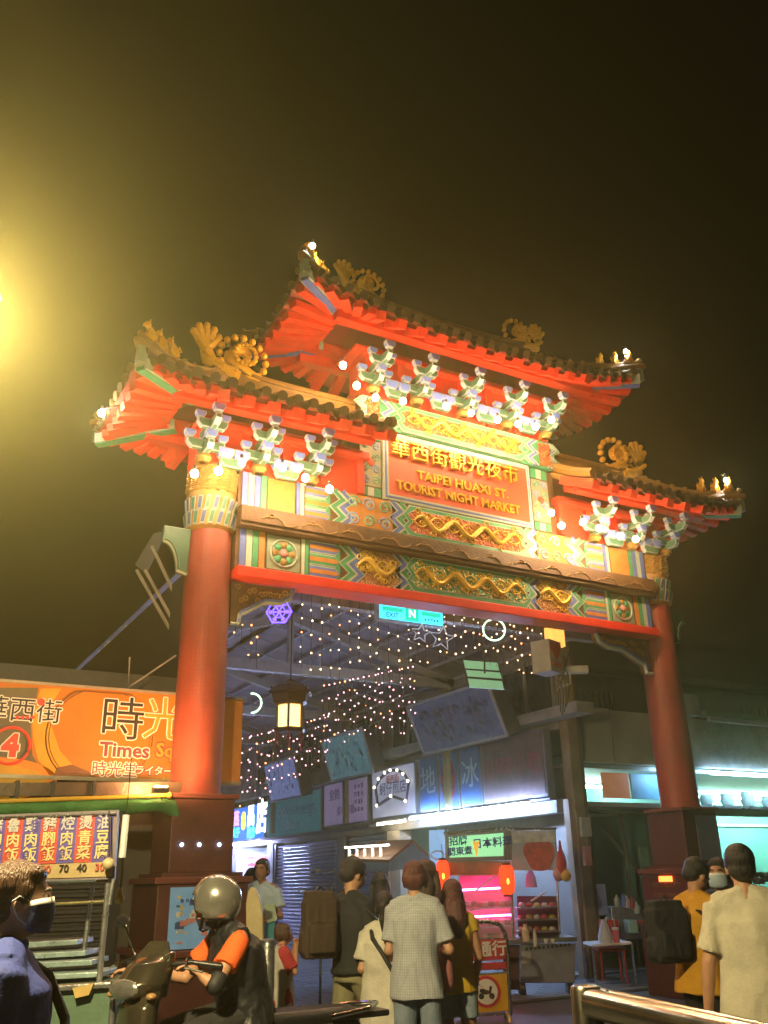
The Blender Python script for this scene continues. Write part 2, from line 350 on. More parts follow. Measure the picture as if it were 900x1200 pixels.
def stripes(x0, x1, z0, z1, flip, y=YF):
    mb = MB(); h = z1 - z0; mb.span(x0, x1, y - .006, y, z0, z1, 3)
    for k in range(3):
        zc = z0 + h * (k + .5) / 3; hh = h * .11; tip = x1 if flip > 0 else x0; bs = x0 if flip > 0 else x1
        for g, c, t in ((hh + .022, 2, .012), (hh + .008, [1, 3, 1][k], .016), (hh * .55, 0, .02)):
            mb.poly([(bs, y, zc - g), (tip - flip * .07, y, zc - g), (tip - flip * .01, y, zc), (tip - flip * .07, y, zc + g), (bs, y, zc + g)], (0, -t, 0), c)
    mb.build('striped_end_panel', [orange, blue, cream, green], gate)
def bars(x0, x1, z0, z1, cols, y=YF):
    w_ = (x1 - x0) / len(cols)
    for i, c in enumerate(cols):
        mb = MB(); mb.span(x0 + i * w_ + .004, x0 + (i + 1) * w_ - .004, y - .015, y, z0, z1); mb.build('upright_stripe', c, gate)
def rosette(cx, cz, r, y=YF):
    panel(cx - r * 1.25, cx + r * 1.25, cz - r * 1.25, cz + r * 1.25, M('rosette_ground', (.2, .24, .16), .5), 'rosette_ground', y, .01)
    mb = MB()
    for k in range(8):
        t = k * PI / 4; mb.ball((cx + r * .62 * math.cos(t), y - .012, cz + r * .62 * math.sin(t)), (r * .27, .02, r * .27), 10, k % 2)
    mb.tube([(cx + r * math.cos(t), y - .02, cz + r * math.sin(t)) for t in [q * PI / 12 for q in range(25)]], .012, 5, 2)
    mb.ball((cx, y - .02, cz), (r * .3, .03, r * .3), 10, 4); mb.build('rosette', [golddull, green, cream, blue, M('rosette_pink', (.5, .2, .18), .5)], gate)
sym = lambda a: (a, 2 * CX - a)
z0, z1 = 4.9, 5.365
for s in (0, 1):
    fx = (lambda a: a) if s == 0 else (lambda a: 2 * CX - a); fl = 1 if s == 0 else -1
    def rng(a, b): return (min(fx(a), fx(b)), max(fx(a), fx(b)))
    bars(*rng(.24, .56), z0, z1, [blue, cream, green, orange] if s == 0 else [orange, green, cream, blue])
    rosette(fx(.80), (z0 + z1) / 2, .17)
    bars(*rng(1.03, 1.13), z0, z1, [cream, green])
    stripes(*rng(1.14, 1.56), z0, z1, fl)
    zig(fx(1.66), z0, z1, fl, pal=(3, 1)); panel(*rng(1.75, 2.42), z0, z1, cloud, 'cloud_relief', YF, .012)
    zig(fx(2.42), z0, z1, fl)
    # upper band
    a0, a1 = 5.64, 6.10
    bars(*rng(.24, .56), a0, a1, [blue, cream, blue, green] if s == 0 else [green, blue, cream, blue])
    panel(*rng(.57, .93), a0 + .02, a1 - .02, orange, 'plain_gilt_panel', YF, .018)
    bars(*rng(.95, 1.06), a0, a1, [blue, cream])
    stripes(*rng(1.07, 1.42), a0, a1, fl)
    zig(fx(1.53), a0, a1, fl, pal=(3, 1)); scrolls(*rng(1.63, 2.32), a0, a1, YF, orange, 3, 2); zig(fx(2.38), a0, a1, fl, pal=(1, 3))
cartouche(2.48, 4.54, z0, z1, dragong, name='flower_cartouche'); cartouche(2.46, 4.56, 5.64, 6.1, dragon, name='dragon_cartouche')
for a_ in ((2.62, 4.40, 5.66, 6.08, YF - .03), (2.62, 4.40, 4.93, 5.34, YF - .03)): dragon_coil(*a_, M('relief_gold', (.62, .40, .05), .4, metal=.25, var=.3))
for s_ in (0, 1):
    q0, q1 = (1.80, 2.34) if s_ == 0 else (2 * CX - 2.34, 2 * CX - 1.80); dragon_coil(q0, q1, 4.93, 5.34, YF - .01, MATS['relief_gold'], 'cloud_scroll')
# sign board tower
mb = MB(); mb.span(1.86, 5.16, -.17, .17, 6.12, 7.62); mb.build('signboard_core', darkwood, gate)
mb = MB(); sx0, sx1, sz0, sz1 = 2.20, 4.68, 6.13, 7.13
for g, k, t in ((0, 1, .05), (.03, 0, .06), (.05, 2, .066), (.075, 3, .07)): mb.span(sx0 + g, sx1 - g, -.17 - t, -.17, sz0 + g, sz1 - g, k)
mb.build('signboard', [blue, cream, cream, signred], gate)
for s in (0, 1):
    fx = (lambda a: a) if s == 0 else (lambda a: 2 * 3.45 - a); a, b = sorted((fx(1.87), fx(2.18)))
    scrolls(a, b, 6.28, 6.95, -.18, M('scroll_panel_ground', (.28, .27, .17), .5), 2, 4)
    rb = MB(); rb.ball(((a + b) / 2, -.2, 6.62), (.06, .03, .06), 10); rb.build('scroll_boss', signred, gate, True)
    bars(a, b, 6.14, 6.26, [green, cream, green], -.18); bars(a, b, 6.97, 7.12, [green, cream, green], -.18)
text('chinese_title', '華西街觀光夜市', .30, letter, gate, (3.36, -.265, 6.87), X1, ZV, .028, 0, sx=1.02)
text('english_title', 'TAIPEI HUAXI ST.', .185, letter, gate, (3.47, -.25, 6.555), X1, ZV, .014, .004, sx=1.08)
text('english_title', 'TOURIST NIGHT MARKET', .185, letter, gate, (3.40, -.25, 6.345), X1, ZV, .014, .004, sx=.96)
mb = MB(); mb.span(1.9, 5.12, -.24, .24, 7.14, 7.6); mb.build('top_frieze', green, gate, bevel=.01)
cartouche(2.38, 4.64, 7.16, 7.57, dragon, -.245); dragon_coil(2.55, 4.48, 7.18, 7.55, -.275, MATS['relief_gold'])
for s, fl in ((2.26, 1), (4.76, -1)): zig(s, 7.16, 7.57, fl, -.245, .08)
for s, fl in ((4.98, 1), (2.04, -1)): panel(s - .1, s + .1, 7.18, 7.55, dragon, 'corner_flower', -.245)
zig(5.08, 7.16, 7.57, 1, -.245, .05); zig(1.94, 7.16, 7.57, -1, -.245, .05)

# carved corner brackets under the lintel and outside the columns
def corner_bracket(cx, s, kk):
    f = lambda a: cx + s * (.25 + (a - .25) * kk)
    curve = [(.27, 4.24), (.36, 4.24), (.38, 4.36), (.46, 4.40), (.55, 4.46), (.68, 4.54), (.88, 4.55), (1.0, 4.62), (1.04, 4.74)]
    mb = MB(); mb.poly([(f(.27), .02, 4.75)] + [(f(a), .02, b) for a, b in curve], (0, -.1, 0), 0)
    for k in range(14):
        a = .34 + .05 * k; zt = 4.68 - .02 * (k % 3); swirl(mb, f(a), zt - .05 * ((k * 7) % 4) * (1 - k / 14), .04, 1 if k % 2 else -1, -.1, 1, 1.2, .008)
    mb.tube([(f(a), -.085, b) for a, b in curve], .026, 6, 2); mb.tube([(f(a), -.105, b + .03) for a, b in curve[1:]], .016, 6, 3)
    mb.build('carved_bracket', [darkwood, golddull, cream, blue], gate)
corner_bracket(GX[0], 1, 1); corner_bracket(GX[1], -1, 1.35)
for cx, s in ((GX[0], -1), (GX[1], 1)):
    f = lambda a: cx + s * a; arc = [(.56 - .18 * math.sin(t), 5.12 - .33 * (1 - math.cos(t))) for t in [q * PI / 14 for q in range(8)]] + [(.27, 4.76)]
    mb = MB(); mb.poly([(f(.25), .03, 5.3), (f(.56), .03, 5.3)] + [(f(a), .03, b) for a, b in arc], (0, -.1, 0), 0)
    mb.tube([(f(a), -.075, b) for a, b in arc], .026, 6, 1); mb.tube([(f(a), -.10, b + .01) for a, b in arc], .014, 6, 0)
    mb.tube([(f(.56), -.05, 5.12), (f(.56), -.05, 5.3), (f(.25), -.05, 5.3)], .012, 5, 1)
    mb.build('side_bracket', [M('bracket_dark_green', (.03, .10, .06), .5, dirt=.3), M('dim_outline', (.3, .36, .3), .5)], gate)

# ---- roofs
D = 1.05
def make_roof(x0, x1, r0, r1, ze, zr, up, hipL, hipR, wallL, wallR, wz, wy):
    """x0..x1 eave line, r0..r1 ridge, ze eave height, zr ridge height, up corner rise; returns height function"""
    root = MB(); root.span(wallL, wallR, -wy, wy, wz, wz + .04)
    body = root.build('roof', red, gate)
    xm, hl = (x0 + x1) / 2, (x1 - x0) / 2
    def rise(x, y=-D):
        s = 0
        if hipR: s = max(s, (x - xm) / hl)
        if hipL: s = max(s, (xm - x) / hl)
        return up * max(0, s) ** 2.6 * (abs(y) / D) ** 1.5
    def sag(t): return -.22 * t * (1 - t)      # concave slope, t: 0 ridge .. 1 eave
    def P(x, t, side):
        """point on front or back slope below ridge position; x given at the eave"""
        rx = min(max(x, r0), r1); px = lerp(rx, x, t) if (x < r0 or x > r1) else x
        y = side * D * t
        return Vector((px, y, lerp(zr, ze, t) + sag(t) + rise(x) * t ** 2))
    def Q(y, t, end):
        """hip end: y at the eave"""
        rx = r0 if end < 0 else r1; ex = x0 if end < 0 else x1
        c = (abs(y) / D) ** 2.6
        return Vector((lerp(rx, ex, t), y * t, lerp(zr, ze, t) + sag(t) + up * (.25 + .75 * c) * t ** 2 * (1 if (hipL or hipR) else 0)))
    NT = 6
    # underlying sheets
    mb = MB()
    for side in (-1, 1):
        nx = 28; g = [[P(lerp(x0, x1, i / nx), j / NT, side) for i in range(nx + 1)] for j in range(NT + 1)]
        for j in range(NT):
            for i in range(nx):
                q = [g[j][i], g[j][i + 1], g[j + 1][i + 1], g[j + 1][i]]; dn = Vector((0, 0, -.05))
                mb.add(q, [(0, 1, 2, 3)], 0); mb.add([a + dn for a in q], [(0, 1, 2, 3)], 1)
    for end, on in ((-1, hipL), (1, hipR)):
        if not on: continue
        ny = 12; g = [[Q(lerp(-D, D, i / ny), j / NT, end) for i in range(ny + 1)] for j in range(NT + 1)]
        for j in range(NT):
            for i in range(ny):
                q = [g[j][i], g[j][i + 1], g[j + 1][i + 1], g[j + 1][i]]; dn = Vector((0, 0, -.05))
                mb.add(q, [(0, 1, 2, 3)], 0); mb.add([a + dn for a in q], [(0, 1, 2, 3)], 1)
    sh = mb.build('roof_sheet', [tile, M('underside_shade_red', (.26, .03, .018), .6, var=.3, dirt=.3)], body)  # underside darkened so the colour carries the shade between rafters
    # tile rolls with round end caps and drip tiles
    def roll(fn):
        pts = [fn(j / NT) + Vector((0, 0, .02)) for j in range(NT + 1)]; mb = MB(); mb.tube(pts, .05, 7, 0)
        d = (pts[-1] - pts[-2]).normalized(); mb.tube([pts[-1], pts[-1] + d * .03], .062, 9, 1)
        mb.build('roof_tile', [tile, M('tile_end', (.12, .07, .03), .45, var=.3)], body, True)
    def drip(a, b):
        m_ = (a + b) / 2; mb = MB(); mb.poly([a, b, lerp(a, b, .8) + Vector((0, 0, -.07)), m_ + Vector((0, 0, -.11)), lerp(a, b, .2) + Vector((0, 0, -.07))], Vector((0, .015, 0))); mb.build('drip_tile', MATS['tile_end'], body)
    n = int((x1 - x0) / .2); xsn = [lerp(x0 + .06, x1 - .06, i / n) for i in range(n + 1)]
    for side in (-1, 1):
        for x in xsn: roll(lambda t, x=x, side=side: P(x, t, side))
    for a, b in zip(xsn, xsn[1:]): drip(P(a, 1, -1) + Vector((.04, 0, 0)), P(b, 1, -1) - Vector((.04, 0, 0)))
    for end, on in ((-1, hipL), (1, hipR)):
        if on:
            for i in range(10): roll(lambda t, y=lerp(-D + .1, D - .1, i / 9), end=end: Q(y, t, end))
    # red fascia and rafters
    mb = MB()
    for side in (-1, 1):
        mb = MB()
        for i in range(28):
            a = P(lerp(x0, x1, i / 28), 1, side); b = P(lerp(x0, x1, (i + 1) / 28), 1, side)
            v = [a + Vector((0, -side * .06, -.05)), b + Vector((0, -side * .06, -.05)), b + Vector((0, -side * .06, -.10)), a + Vector((0, -side * .06, -.10))]
            mb.add(v, [(0, 1, 2, 3)])
            mb.add([q + Vector((0, -side * .03, 0)) for q in v], [(0, 1, 2, 3)])
        mb.build('fascia', MATS['underside_shade_red'], body)  # fascia shares the shade-darkened underside colour
    raft = M('rafter_red', (.70, .035, .014), .5, var=.3, scale=4)
    wl, wr = (wallL if hipL else x0), (wallR if hipR else x1)
    n = int((wr - wl) / .31)
    for side in (-1, 1):
        for i in range(n + 1):
            x = lerp(wl, wr, i / n); a = P(x, .36, side); b = P(x, .95, side); dn = Vector((0, 0, -.155))
            mb = MB(); mb.bar(a + dn, b + dn + (b - a).normalized() * .06, .13, .12); mb.build('rafter', raft, body)
    for end, on, wx in ((-1, hipL, wallL), (1, hipR, wallR)):
        if not on: continue
        ex = x0 if end < 0 else x1
        for side in (-1, 1):
            o = Vector((wx + end * .02, side * wy * .9, P(wx, .45, side).z - .14)); m_ = 5
            for k in range(m_):
                t = (k + .5) / m_; b = P(lerp(wx, ex, t), .95, side) + Vector((0, 0, -.12)); a = lerp(o, b, .3)
                mb = MB(); mb.bar(a, b, .12, .10); mb.build('rafter', raft, body)
            for k in range(4):
                t = (k + .5) / 4.2; b = Q(side * D * t, .95, end) + Vector((0, 0, -.12)); a = Vector((wx, side * wy * t, o.z)); a = lerp(a, b, .3)
                mb = MB(); mb.bar(a, b, .12, .10); mb.build('rafter', raft, body)
            tip = P(ex, 1, side) + Vector((0, 0, -.14)); a = lerp(o, tip, .12) + Vector((0, 0, -.03)); b = lerp(o, tip, .97)
            mb = MB(); mb.bar(a, b, .15, .13, 1); mb.bar(a - Vector((0, 0, .055)), b - Vector((0, 0, .055)), .105, .05, 0)
            mb.bar(b, b + Vector((0, 0, .2)), .14, .1, 1)
            mb.build('hip_rafter', [blue if zr > 8 else green, cream], body)
    # purlins
    for side in (-1, 1):
        for t, rr in ((.52, .06), (.36, .07)):
            z = lerp(zr, ze, t) - .05
            mb = MB(); xa = wallL - (.45 if hipL else 0); xb = wallR + (.45 if hipR else 0)
            mb.bar((xa, side * D * t * 1.1, z - .24), (xb, side * D * t * 1.1, z - .24), .13, .15); mb.build('purlin', red, body)
    # ridge
    mb = MB(); pts = []
    for k in range(11):
        x = lerp(r0, r1, k / 10); c = abs(k / 5 - 1) ** 3; lift = .10 * c
        pts.append(Vector((x, 0, zr + .06 + (lift if ((k < 5 and hipL) or (k > 5 and hipR)) else 0))))
    for a, b in zip(pts, pts[1:]): mb.bar(a, b, .16, .2, 0); mb.bar(a + Vector((0, 0, .11)), b + Vector((0, 0, .11)), .2, .05, 1)
    mb.tube([p + Vector((0, 0, .16)) for p in pts], .05, 8, 1); mb.build('main_ridge', [tilegold, tilegold], body)
    return body, P
def dragon_fin(name, p, s, h, parent):
    """ridge-end dragon: curling tail, coiled body and open head, raised fins"""
    X = lambda a, b, c=0: p + Vector((s * a * h, c * h, b * h)); mb = MB()
    sp = [X(-.28 + (.30 - .02 * k) * math.cos(k * .42 - 1.6), .42 + (.30 - .02 * k) * math.sin(k * .42 - 1.6)) for k in range(15)]
    mb.tube([X(-.75, .0), X(-.55, .02), X(-.4, .06)] + sp, [.08 * h, .13 * h, .15 * h] + [(.15 - .006 * k) * h for k in range(15)], 9)
    for k in range(16):      # scaly mane round the coil
        t = k * 2 * PI / 16; mb.ball(X(-.28 + .44 * math.cos(t), .42 + .42 * math.sin(t)), (.07 * h, .08 * h, .07 * h), 6)
        mb.ball(X(-.28 + .2 * math.cos(t), .42 + .2 * math.sin(t), -.15), .05 * h, 5)
    mb.tube([X(-.2, -.02), X(.1, .04), X(.34, .16), X(.42, .42)], [.16 * h, .17 * h, .15 * h, .11 * h], 9)
    for k in range(5):
        t = PI * (.14 + .18 * k); q = X(.42 + .12 * math.cos(t), .5 + .1 * math.sin(t)); e = X(.42 + .26 * math.cos(t), .58 + .32 * math.sin(t)); mb.tube([X(.42, .42), q, e], [.09 * h, .08 * h, .055 * h], 7); mb.ball(e, .07 * h, 7)
    for k in range(9): mb.ball(X(-.1 + .07 * k, .06 + .012 * k * k * .3, -.14), .06 * h, 5); mb.tube([X(-.05 + .05 * k, .18), X(-.02 + .055 * k, .27 + .02 * (k % 2))], [.04 * h, .012 * h], 5)
    return mb.build(name, gold, parent, True)
def beast(p, dirx, h, parent):
    """small seated guardian figure"""
    mb = MB(); X = lambda a, b, c=0: p + Vector((dirx * a * h, c * h, b * h))
    mb.tube([X(-.25, .0), X(-.12, .3), X(.02, .62)], [.2 * h, .24 * h, .15 * h], 8); mb.ball(X(.1, .8), (.17 * h, .15 * h, .17 * h), 8); mb.ball(X(.24, .76), .09 * h, 7)
    for c in (-.1, .1): mb.tube([X(.05, .5, c), X(.18, .25, c), X(.18, .0, c)], [.09 * h, .06 * h, .06 * h], 6); mb.tube([X(.04, .9, c), X(0, 1.05, c)], [.05 * h, .015 * h], 5)
    mb.tube([X(-.25, .1), X(-.45, .35), X(-.35, .6)], [.09 * h, .07 * h, .02 * h], 6)
    return mb.build('ridge_figure', gold, parent, True)
def bulb(p, m=None, r=.045, name='light_bulb', parent=None):
    mb = MB(); mb.ball(p, r, 8); mb.k = 1; mb.tube([Vector(p) + Vector((0, 0, .03)), Vector(p) + Vector((0, 0, .1))], .018, 6)
    return mb.build(name, [m or bulbm, black], parent or gate, True)
def hips(body, P, ends, rz, x_r, zr, h, xt):
    for end in ends:
        ex = xt[0] if end < 0 else xt[1]; rx = x_r[0] if end < 0 else x_r[1]
        for side in (-1, 1):
            tip = P(ex, 1, side); pts = [lerp(Vector((rx, 0, zr)), tip, t) + Vector((0, 0, .07 - .12 * math.sin(t * PI) + .04 * t ** 3)) for t in [k / 8 for k in range(9)]]
            pts.append(pts[-1] + Vector((end * .06, side * .05, .03)))
            mb = MB(); mb.tube(pts, [.09] * 8 + [.075, .04], 8, 0); mb.tube([q + Vector((0, 0, .09)) for q in pts[:-1]], .045, 7, 1)
            for q in pts[1:-1]: mb.ball(q + Vector((0, 0, .12)), .05, 6, 1)
            mb.build('hip_ridge', [tilegold, golddull], body, True)
            if side < 0:
                for k, t in enumerate((.66, .79, .92)):
                    i = t * 8; q = lerp(pts[int(i)], pts[min(8, int(i) + 1)], i % 1); beast(q + Vector((0, 0, .12)), end, h, body)
                if not (zr < 8 and end < 0):
                    bulb(pts[7] + Vector((0, -.05, .30)), whitebulb, .035, 'finial_lamp')
                    mb = MB(); mb.tube([pts[7], pts[7] + Vector((0, -.05, .3))], .012, 6); mb.build('lamp_stem', black, gate)
cb, cP = make_roof(.62, 6.40, 1.95, 5.05, 8.40, 9.16, .34, True, True, 1.75, 5.27, 8.28, .32)
hips(cb, cP, (-1, 1), 9.16, (1.95, 5.05), 9.16, .2, (.62, 6.40))
dragon_fin('ridge_dragon', Vector((1.98, 0, 9.38)), -1, .58, cb); dragon_fin('ridge_dragon', Vector((5.03, 0, 9.38)), 1, .58, cb)
lb, lP = make_roof(-1.30, 1.86, 0, 1.86, 6.75, 7.35, .12, True, False, -.32, 1.84, 6.66, .32)
hips(lb, lP, (-1,), 7.4, (0, 2), 7.4, .24, (-1.30, 0))
dragon_fin('ridge_dragon', Vector((.05, 0, 7.52)), -1, .72, lb)
rb, rP = make_roof(5.18, 8.22, 5.18, 7.0, 6.75, 7.35, .12, False, True, 5.2, 7.34, 6.66, .32)
hips(rb, rP, (1,), 7.4, (5.2, 7.0), 7.4, .24, (0, 8.22))
dragon_fin('ridge_dragon', Vector((6.9, 0, 7.52)), 1, .72, rb)
for x, s, b, P in ((1.87, 1, lb, lP), (5.16, -1, rb, rP)):      # gilded gable edges facing the signboard
    for side in (-1, 1):
        mb = MB(); pts = [P(x, k / 8, side) + Vector((0, 0, .03)) for k in range(9)]
        mb.tube(pts, .075, 7, 0); mb.tube([q + Vector((0, 0, -.14)) for q in pts], .05, 6, 0); mb.build('gable_edge', tilegold, b, True)

# red bracket-zone walls
def red_zone(x0, x1, z0, z1, n, wy=.2):
    mb = MB(); mb.span(x0, x1, -wy, wy, z0, z1); mb.build('red_wall', red, gate)
    for i in range(n + 1):
        x = lerp(x0, x1, i / n); mb = MB(); mb.span(x - .05, x + .05, -wy - .06, wy + .06, z0, z1 + .02); mb.build('red_strut', red, gate)
    mb = MB(); mb.span(x0 - .1, x1 + .1, -wy - .12, wy + .12, z1 - .06, z1 + .03); mb.build('red_plate', red, gate)
red_zone(2.0, 5.02, 7.6, 8.3, 6); red_zone(-.25, 1.84, 6.12, 6.66, 4); red_zone(5.2, 7.27, 6.12, 6.66, 4)

# bracket sets: proto pieces share mesh data
def cup_mesh():
    mb = MB(); w_, h, d = .095, .13, .11
    o = [(-w_, h / 2), (-w_, 0), (-w_ * .6, -h / 2), (w_ * .6, -h / 2), (w_, 0), (w_, h / 2)]
    mb.poly([(a, -d / 2, b) for a, b in o], (0, d, 0), 1)
    mb.poly([(a * .86, -d / 2 - .008, b * .84) for a, b in o], (0, .01, 0), 0)
    mb.poly([(-d / 2 - .03 - .006, a * .6, b * .74) for a, b in o], (.01, 0, 0), 0)
    return mb.build('bracket_block', [M('bracket_blue', (.13, .20, .58), .45, var=.2), M('bracket_outline', (.36, .40, .42), .5, var=.2, dirt=.3)], None)
def arm_mesh(L, name):
    mb = MB(); h = .11; wd = .07
    o = [(-L / 2, h / 2), (-L / 2, 0), (-L / 2 + .07, -h / 2), (L / 2 - .07, -h / 2), (L / 2, 0), (L / 2, h / 2)]
    mb.poly([(-wd / 2, a, b) for a, b in o], (wd, 0, 0), 1)
    for s in (-1, 1): mb.poly([(s * (wd / 2 + .005) - .004, a * .93, b * .8) for a, b in o], (.008, 0, 0), 0)
    mb.poly([(-wd * .35, -L / 2 - .004, h * .35), (-wd * .35, -L / 2 - .004, 0), (wd * .35, -L / 2 - .004, 0), (wd * .35, -L / 2 - .004, h * .35)], (0, .008, 0), 0)
    mb.box((0, 0, -h / 2 - .004), (wd * .6, L - .2, .008), None, 0)
    return mb.build(name, [M('bracket_green', (.06, .16, .10), .45, var=.2), MATS['bracket_outline']], None)
cup0 = cup_mesh(); arm0 = arm_mesh(.62, 'bracket_arm')
PROTO = [cup0, arm0]
def bracket(x, z, reach=.62, sc_=.74, slim=False):
    mb = MB(); mb.lathe([(.06, 0), (.1, .05), (.09, .09), (.06, .11)], (x, -.3, z), 8); mb.box((x, -.24, z + .05), (.13, .14, .1))
    b = mb.build('bracket_set', golddull, gate, True)
    def C(px, py, pz, s=1.): inst(cup0, b, (px, py, pz), (0, 0, 0), (s * sc_, s * sc_, s * sc_))
    def A(px, py, pz, L, rz): inst(arm0, b, (px, py, pz), (0, 0, rz), (1, L / .62, 1))
    A(x, -.36, z + .14, .42, 0); C(x, -.54, z + .26)
    A(x, -.50, z + .36, .6, 0); C(x, -.78, z + .49)
    if not slim:
        A(x, -.34, z + .2, .46, PI / 2); C(x - .2, -.36, z + .31, .9); C(x + .2, -.36, z + .31, .9)
        A(x, -.56, z + .37, .36, PI / 2); C(x - .15, -.57, z + .47, .85); C(x + .15, -.57, z + .47, .85)
    return b
for x in (2.02, 2.72, 3.5, 4.28, 5.0): bracket(x, 7.62)
for x in (2.37, 3.11, 3.89, 4.64):
    for dx in (-.1, .1): b = inst(cup0, gate, (x + dx, -.34, 7.78), (0, 0, 0), (1, 1, 1))
    inst(arm0, gate, (x, -.32, 7.68), (0, 0, PI / 2), (1, .5, 1))
for x in (-.28, .42, 1.12): bracket(x, 6.08)
for x in (.07, .77): 
    for dx in (-.1, .1): inst(cup0, gate, (x + dx, -.34, 6.22))
    inst(arm0, gate, (x, -.32, 6.12), (0, 0, PI / 2), (1, .5, 1))
for x in (5.75, 6.5, 7.2): bracket(x, 6.08)
for x in (6.12, 6.85):
    for dx in (-.1, .1): inst(cup0, gate, (x + dx, -.34, 6.22))
    inst(arm0, gate, (x, -.32, 6.12), (0, 0, PI / 2), (1, .5, 1))
for o in PROTO: bpy.data.objects.remove(o)
q_ = at(119, 484, y=0); bulb(q_, M('spot_bulb', (1, 1, 1), emit=500, ecol=(1, .95, .8), var=0, bump=0), .04, 'eave_lamp')
mb = MB(); mb.tube([q_ + Vector((0, 0, .05)), q_ + Vector((.3, 0, .2))], .012, 6); mb.build('lamp_stem', black, gate)
# bulbs under the eaves; the last few in each row are added extras
for u, v in ((402, 428), (440, 466), (523, 476), (583, 492), (607, 497), (646, 492), (418, 452), (472, 470), (552, 484), (628, 500)): bulb(at(u, v, y=-.85))
for u, v in ((228, 555), (283, 542), (331, 548), (386, 573), (256, 552), (358, 560)): bulb(at(u, v, y=-.85))
for u, v in ((646, 601), (658, 616), (702, 619), (727, 628), (683, 612), (745, 632)): bulb(at(u, v, y=-.85))

# ------------------------------------------------------------------ pixel-to-place shorthands (vertical planes facing the street mouth at distance d)
def plate(name, uv, d, th, m, parent, back=True, bevel=0):
    ds = d if isinstance(d, (list, tuple)) else [d] * len(uv)
    mb = MB(); mb.poly([at(u, v, d=q) for (u, v), q in zip(uv, ds)], WV * th); return mb.build(name, m, parent, bevel=bevel)
def rect(name, u0, v0, u1, v1, d, th, m, parent, bevel=0): return plate(name, [(u0, v0), (u1, v0), (u1, v1), (u0, v1)], d, th, m, parent, bevel=bevel)
def pole(name, uv, d, r, m, parent, n=8):
    ds = d if isinstance(d, (list, tuple)) else [d] * len(uv)
    mb = MB(); mb.tube([at(u, v, d=q) for (u, v), q in zip(uv, ds)], r, n); return mb.build(name, m, parent, True)
def scribble(name, o, xd, zd, wd, ht, cols, rows, m, parent, th=.006, seed=1):
    """writing too small to read in the photograph: little stroke clusters"""
    rnd = random.Random(seed); xd = Vector(xd).normalized(); zd = Vector(zd).normalized(); nd = xd.cross(zd); o = Vector(o); mb = MB(); cw, ch = wd / cols, ht / rows
    for i in range(cols):
        for j in range(rows):
            c = o + xd * ((i + .5) * cw - wd / 2) + zd * ((j + .5) * ch - ht / 2)
            for k in range(6):
                hz_ = k % 2; a = (rnd.random() - .5) * .6; b = (rnd.random() - .5) * .6; L = .35 + rnd.random() * .35
                p = c + xd * cw * (a if not hz_ else 0) * .9 + zd * ch * (b if hz_ else 0) * .9; t = max(.004, min(cw, ch) * .09)
                dx, dz = (cw * L * .5, t / 2) if hz_ else (t / 2, ch * L * .5)
                mb.poly([p - xd * dx - zd * dz, p + xd * dx - zd * dz, p + xd * dx + zd * dz, p - xd * dx + zd * dz], nd * th)
    return mb.build(name, m, parent)

# ------------------------------------------------------------------ ground
asph = M('asphalt', (.06, .06, .062), .55, var=.4, scale=2.5, bump=.5, dirt=.4)
mb = MB(); mb.span(-60, 120, -60, 160, -.3, 0); struct('street', mb, asph)
pvm = [M('paver_grey', (.17, .17, .18), .45, var=.3, scale=7, dirt=.3), M('paver_dark', (.12, .12, .13), .45, var=.3, scale=7, dirt=.3)]
mb = MB(); mb.span(.6, 7.2, .9, 40, -.2, .012); pv = struct('pavement', mb, M('paver_joint', (.05, .05, .05), .7)); 
protos = []
for m_ in pvm:
    mb = MB(); mb.span(-.193, .193, -.093, .093, .012, .03); protos.append(mb.build('paver', m_, pv, bevel=0))
cnt = 0; mbs = MB(); rnd = random.Random(3)
for j in range(150):
    for i in range(16):
        x = .85 + i * .4 + (j % 2) * .2; y = 1.05 + j * .2
        if x > 7: continue
        vis = 3.2 < x and y < 12 and (x - 3) * .9 > (y - 6)
        if vis and cnt < 298 and y > 2.4: o = inst(protos[rnd.random() < .4], pv, (x, y, rnd.random() * .004)); cnt += 1
        else: mbs.span(x - .193, x + .193, y - .093, y + .093, .012, .03)
for p in protos: p.location = (0.85, .95, -.001) if p is protos[0] else (1.25, .95, -.001)
o = mbs.build('paver', pvm[0], pv); o['kind'] = 'stuff'

# ------------------------------------------------------------------ market building on the right side of the street (plane x = 7.3)
SX = 7.3
conc = M('concrete', (.27, .25, .22), .7, var=.3, scale=3, dirt=.5, bump=.4)
wallm = M('dirty_wall', (.22, .21, .2), .7, var=.25, scale=2, dirt=.5)
tealw = M('teal_wall', (.18, .42, .42), .6, var=.12, scale=2, dirt=.15)
creamw = M('cream_wall', (.55, .48, .36), .6, var=.12, scale=2, dirt=.2)
mbld = thing('market_building', 'long low market building with shopfronts along the covered street', 'building', (SX, 3, 0))
def wpart(name, m, *b):
    mb = MB(); mb.span(*b); return mb.build(name, m, mbld)
wpart('upper_wall', M('upper_wall_paint', (.34, .33, .32), .7, var=.25, scale=2, dirt=.4), SX + .12, SX + .3, 2.9, 40, 3.9, 5.4)
wpart('lintel', conc, SX - .02, SX + .32, 2.95, 40, 2.5, 2.74)
wpart('back_wall', tealw, 10.5, 10.7, 2.9, 9, 0, 4); wpart('shop_wall', tealw, 7.35, 10.5, 8.9, 9.0, 0, 2.72)
wpart('shop_ceiling', M('shop_ceiling', (.5, .5, .48), .7), 7.35, 10.5, 3.0, 8.9, 2.62, 2.7)
wpart('shop_floor', M('shop_floor', (.25, .24, .22), .4), 7.35, 10.5, 2.9, 8.9, .01, .03)
wpart('door_pier', creamw, SX, SX + .3, 8.35, 8.9, 0, 2.5); wpart('shutter_pier', wallm, SX - .02, SX + .3, 11.0, 11.3, 0, 2.5)
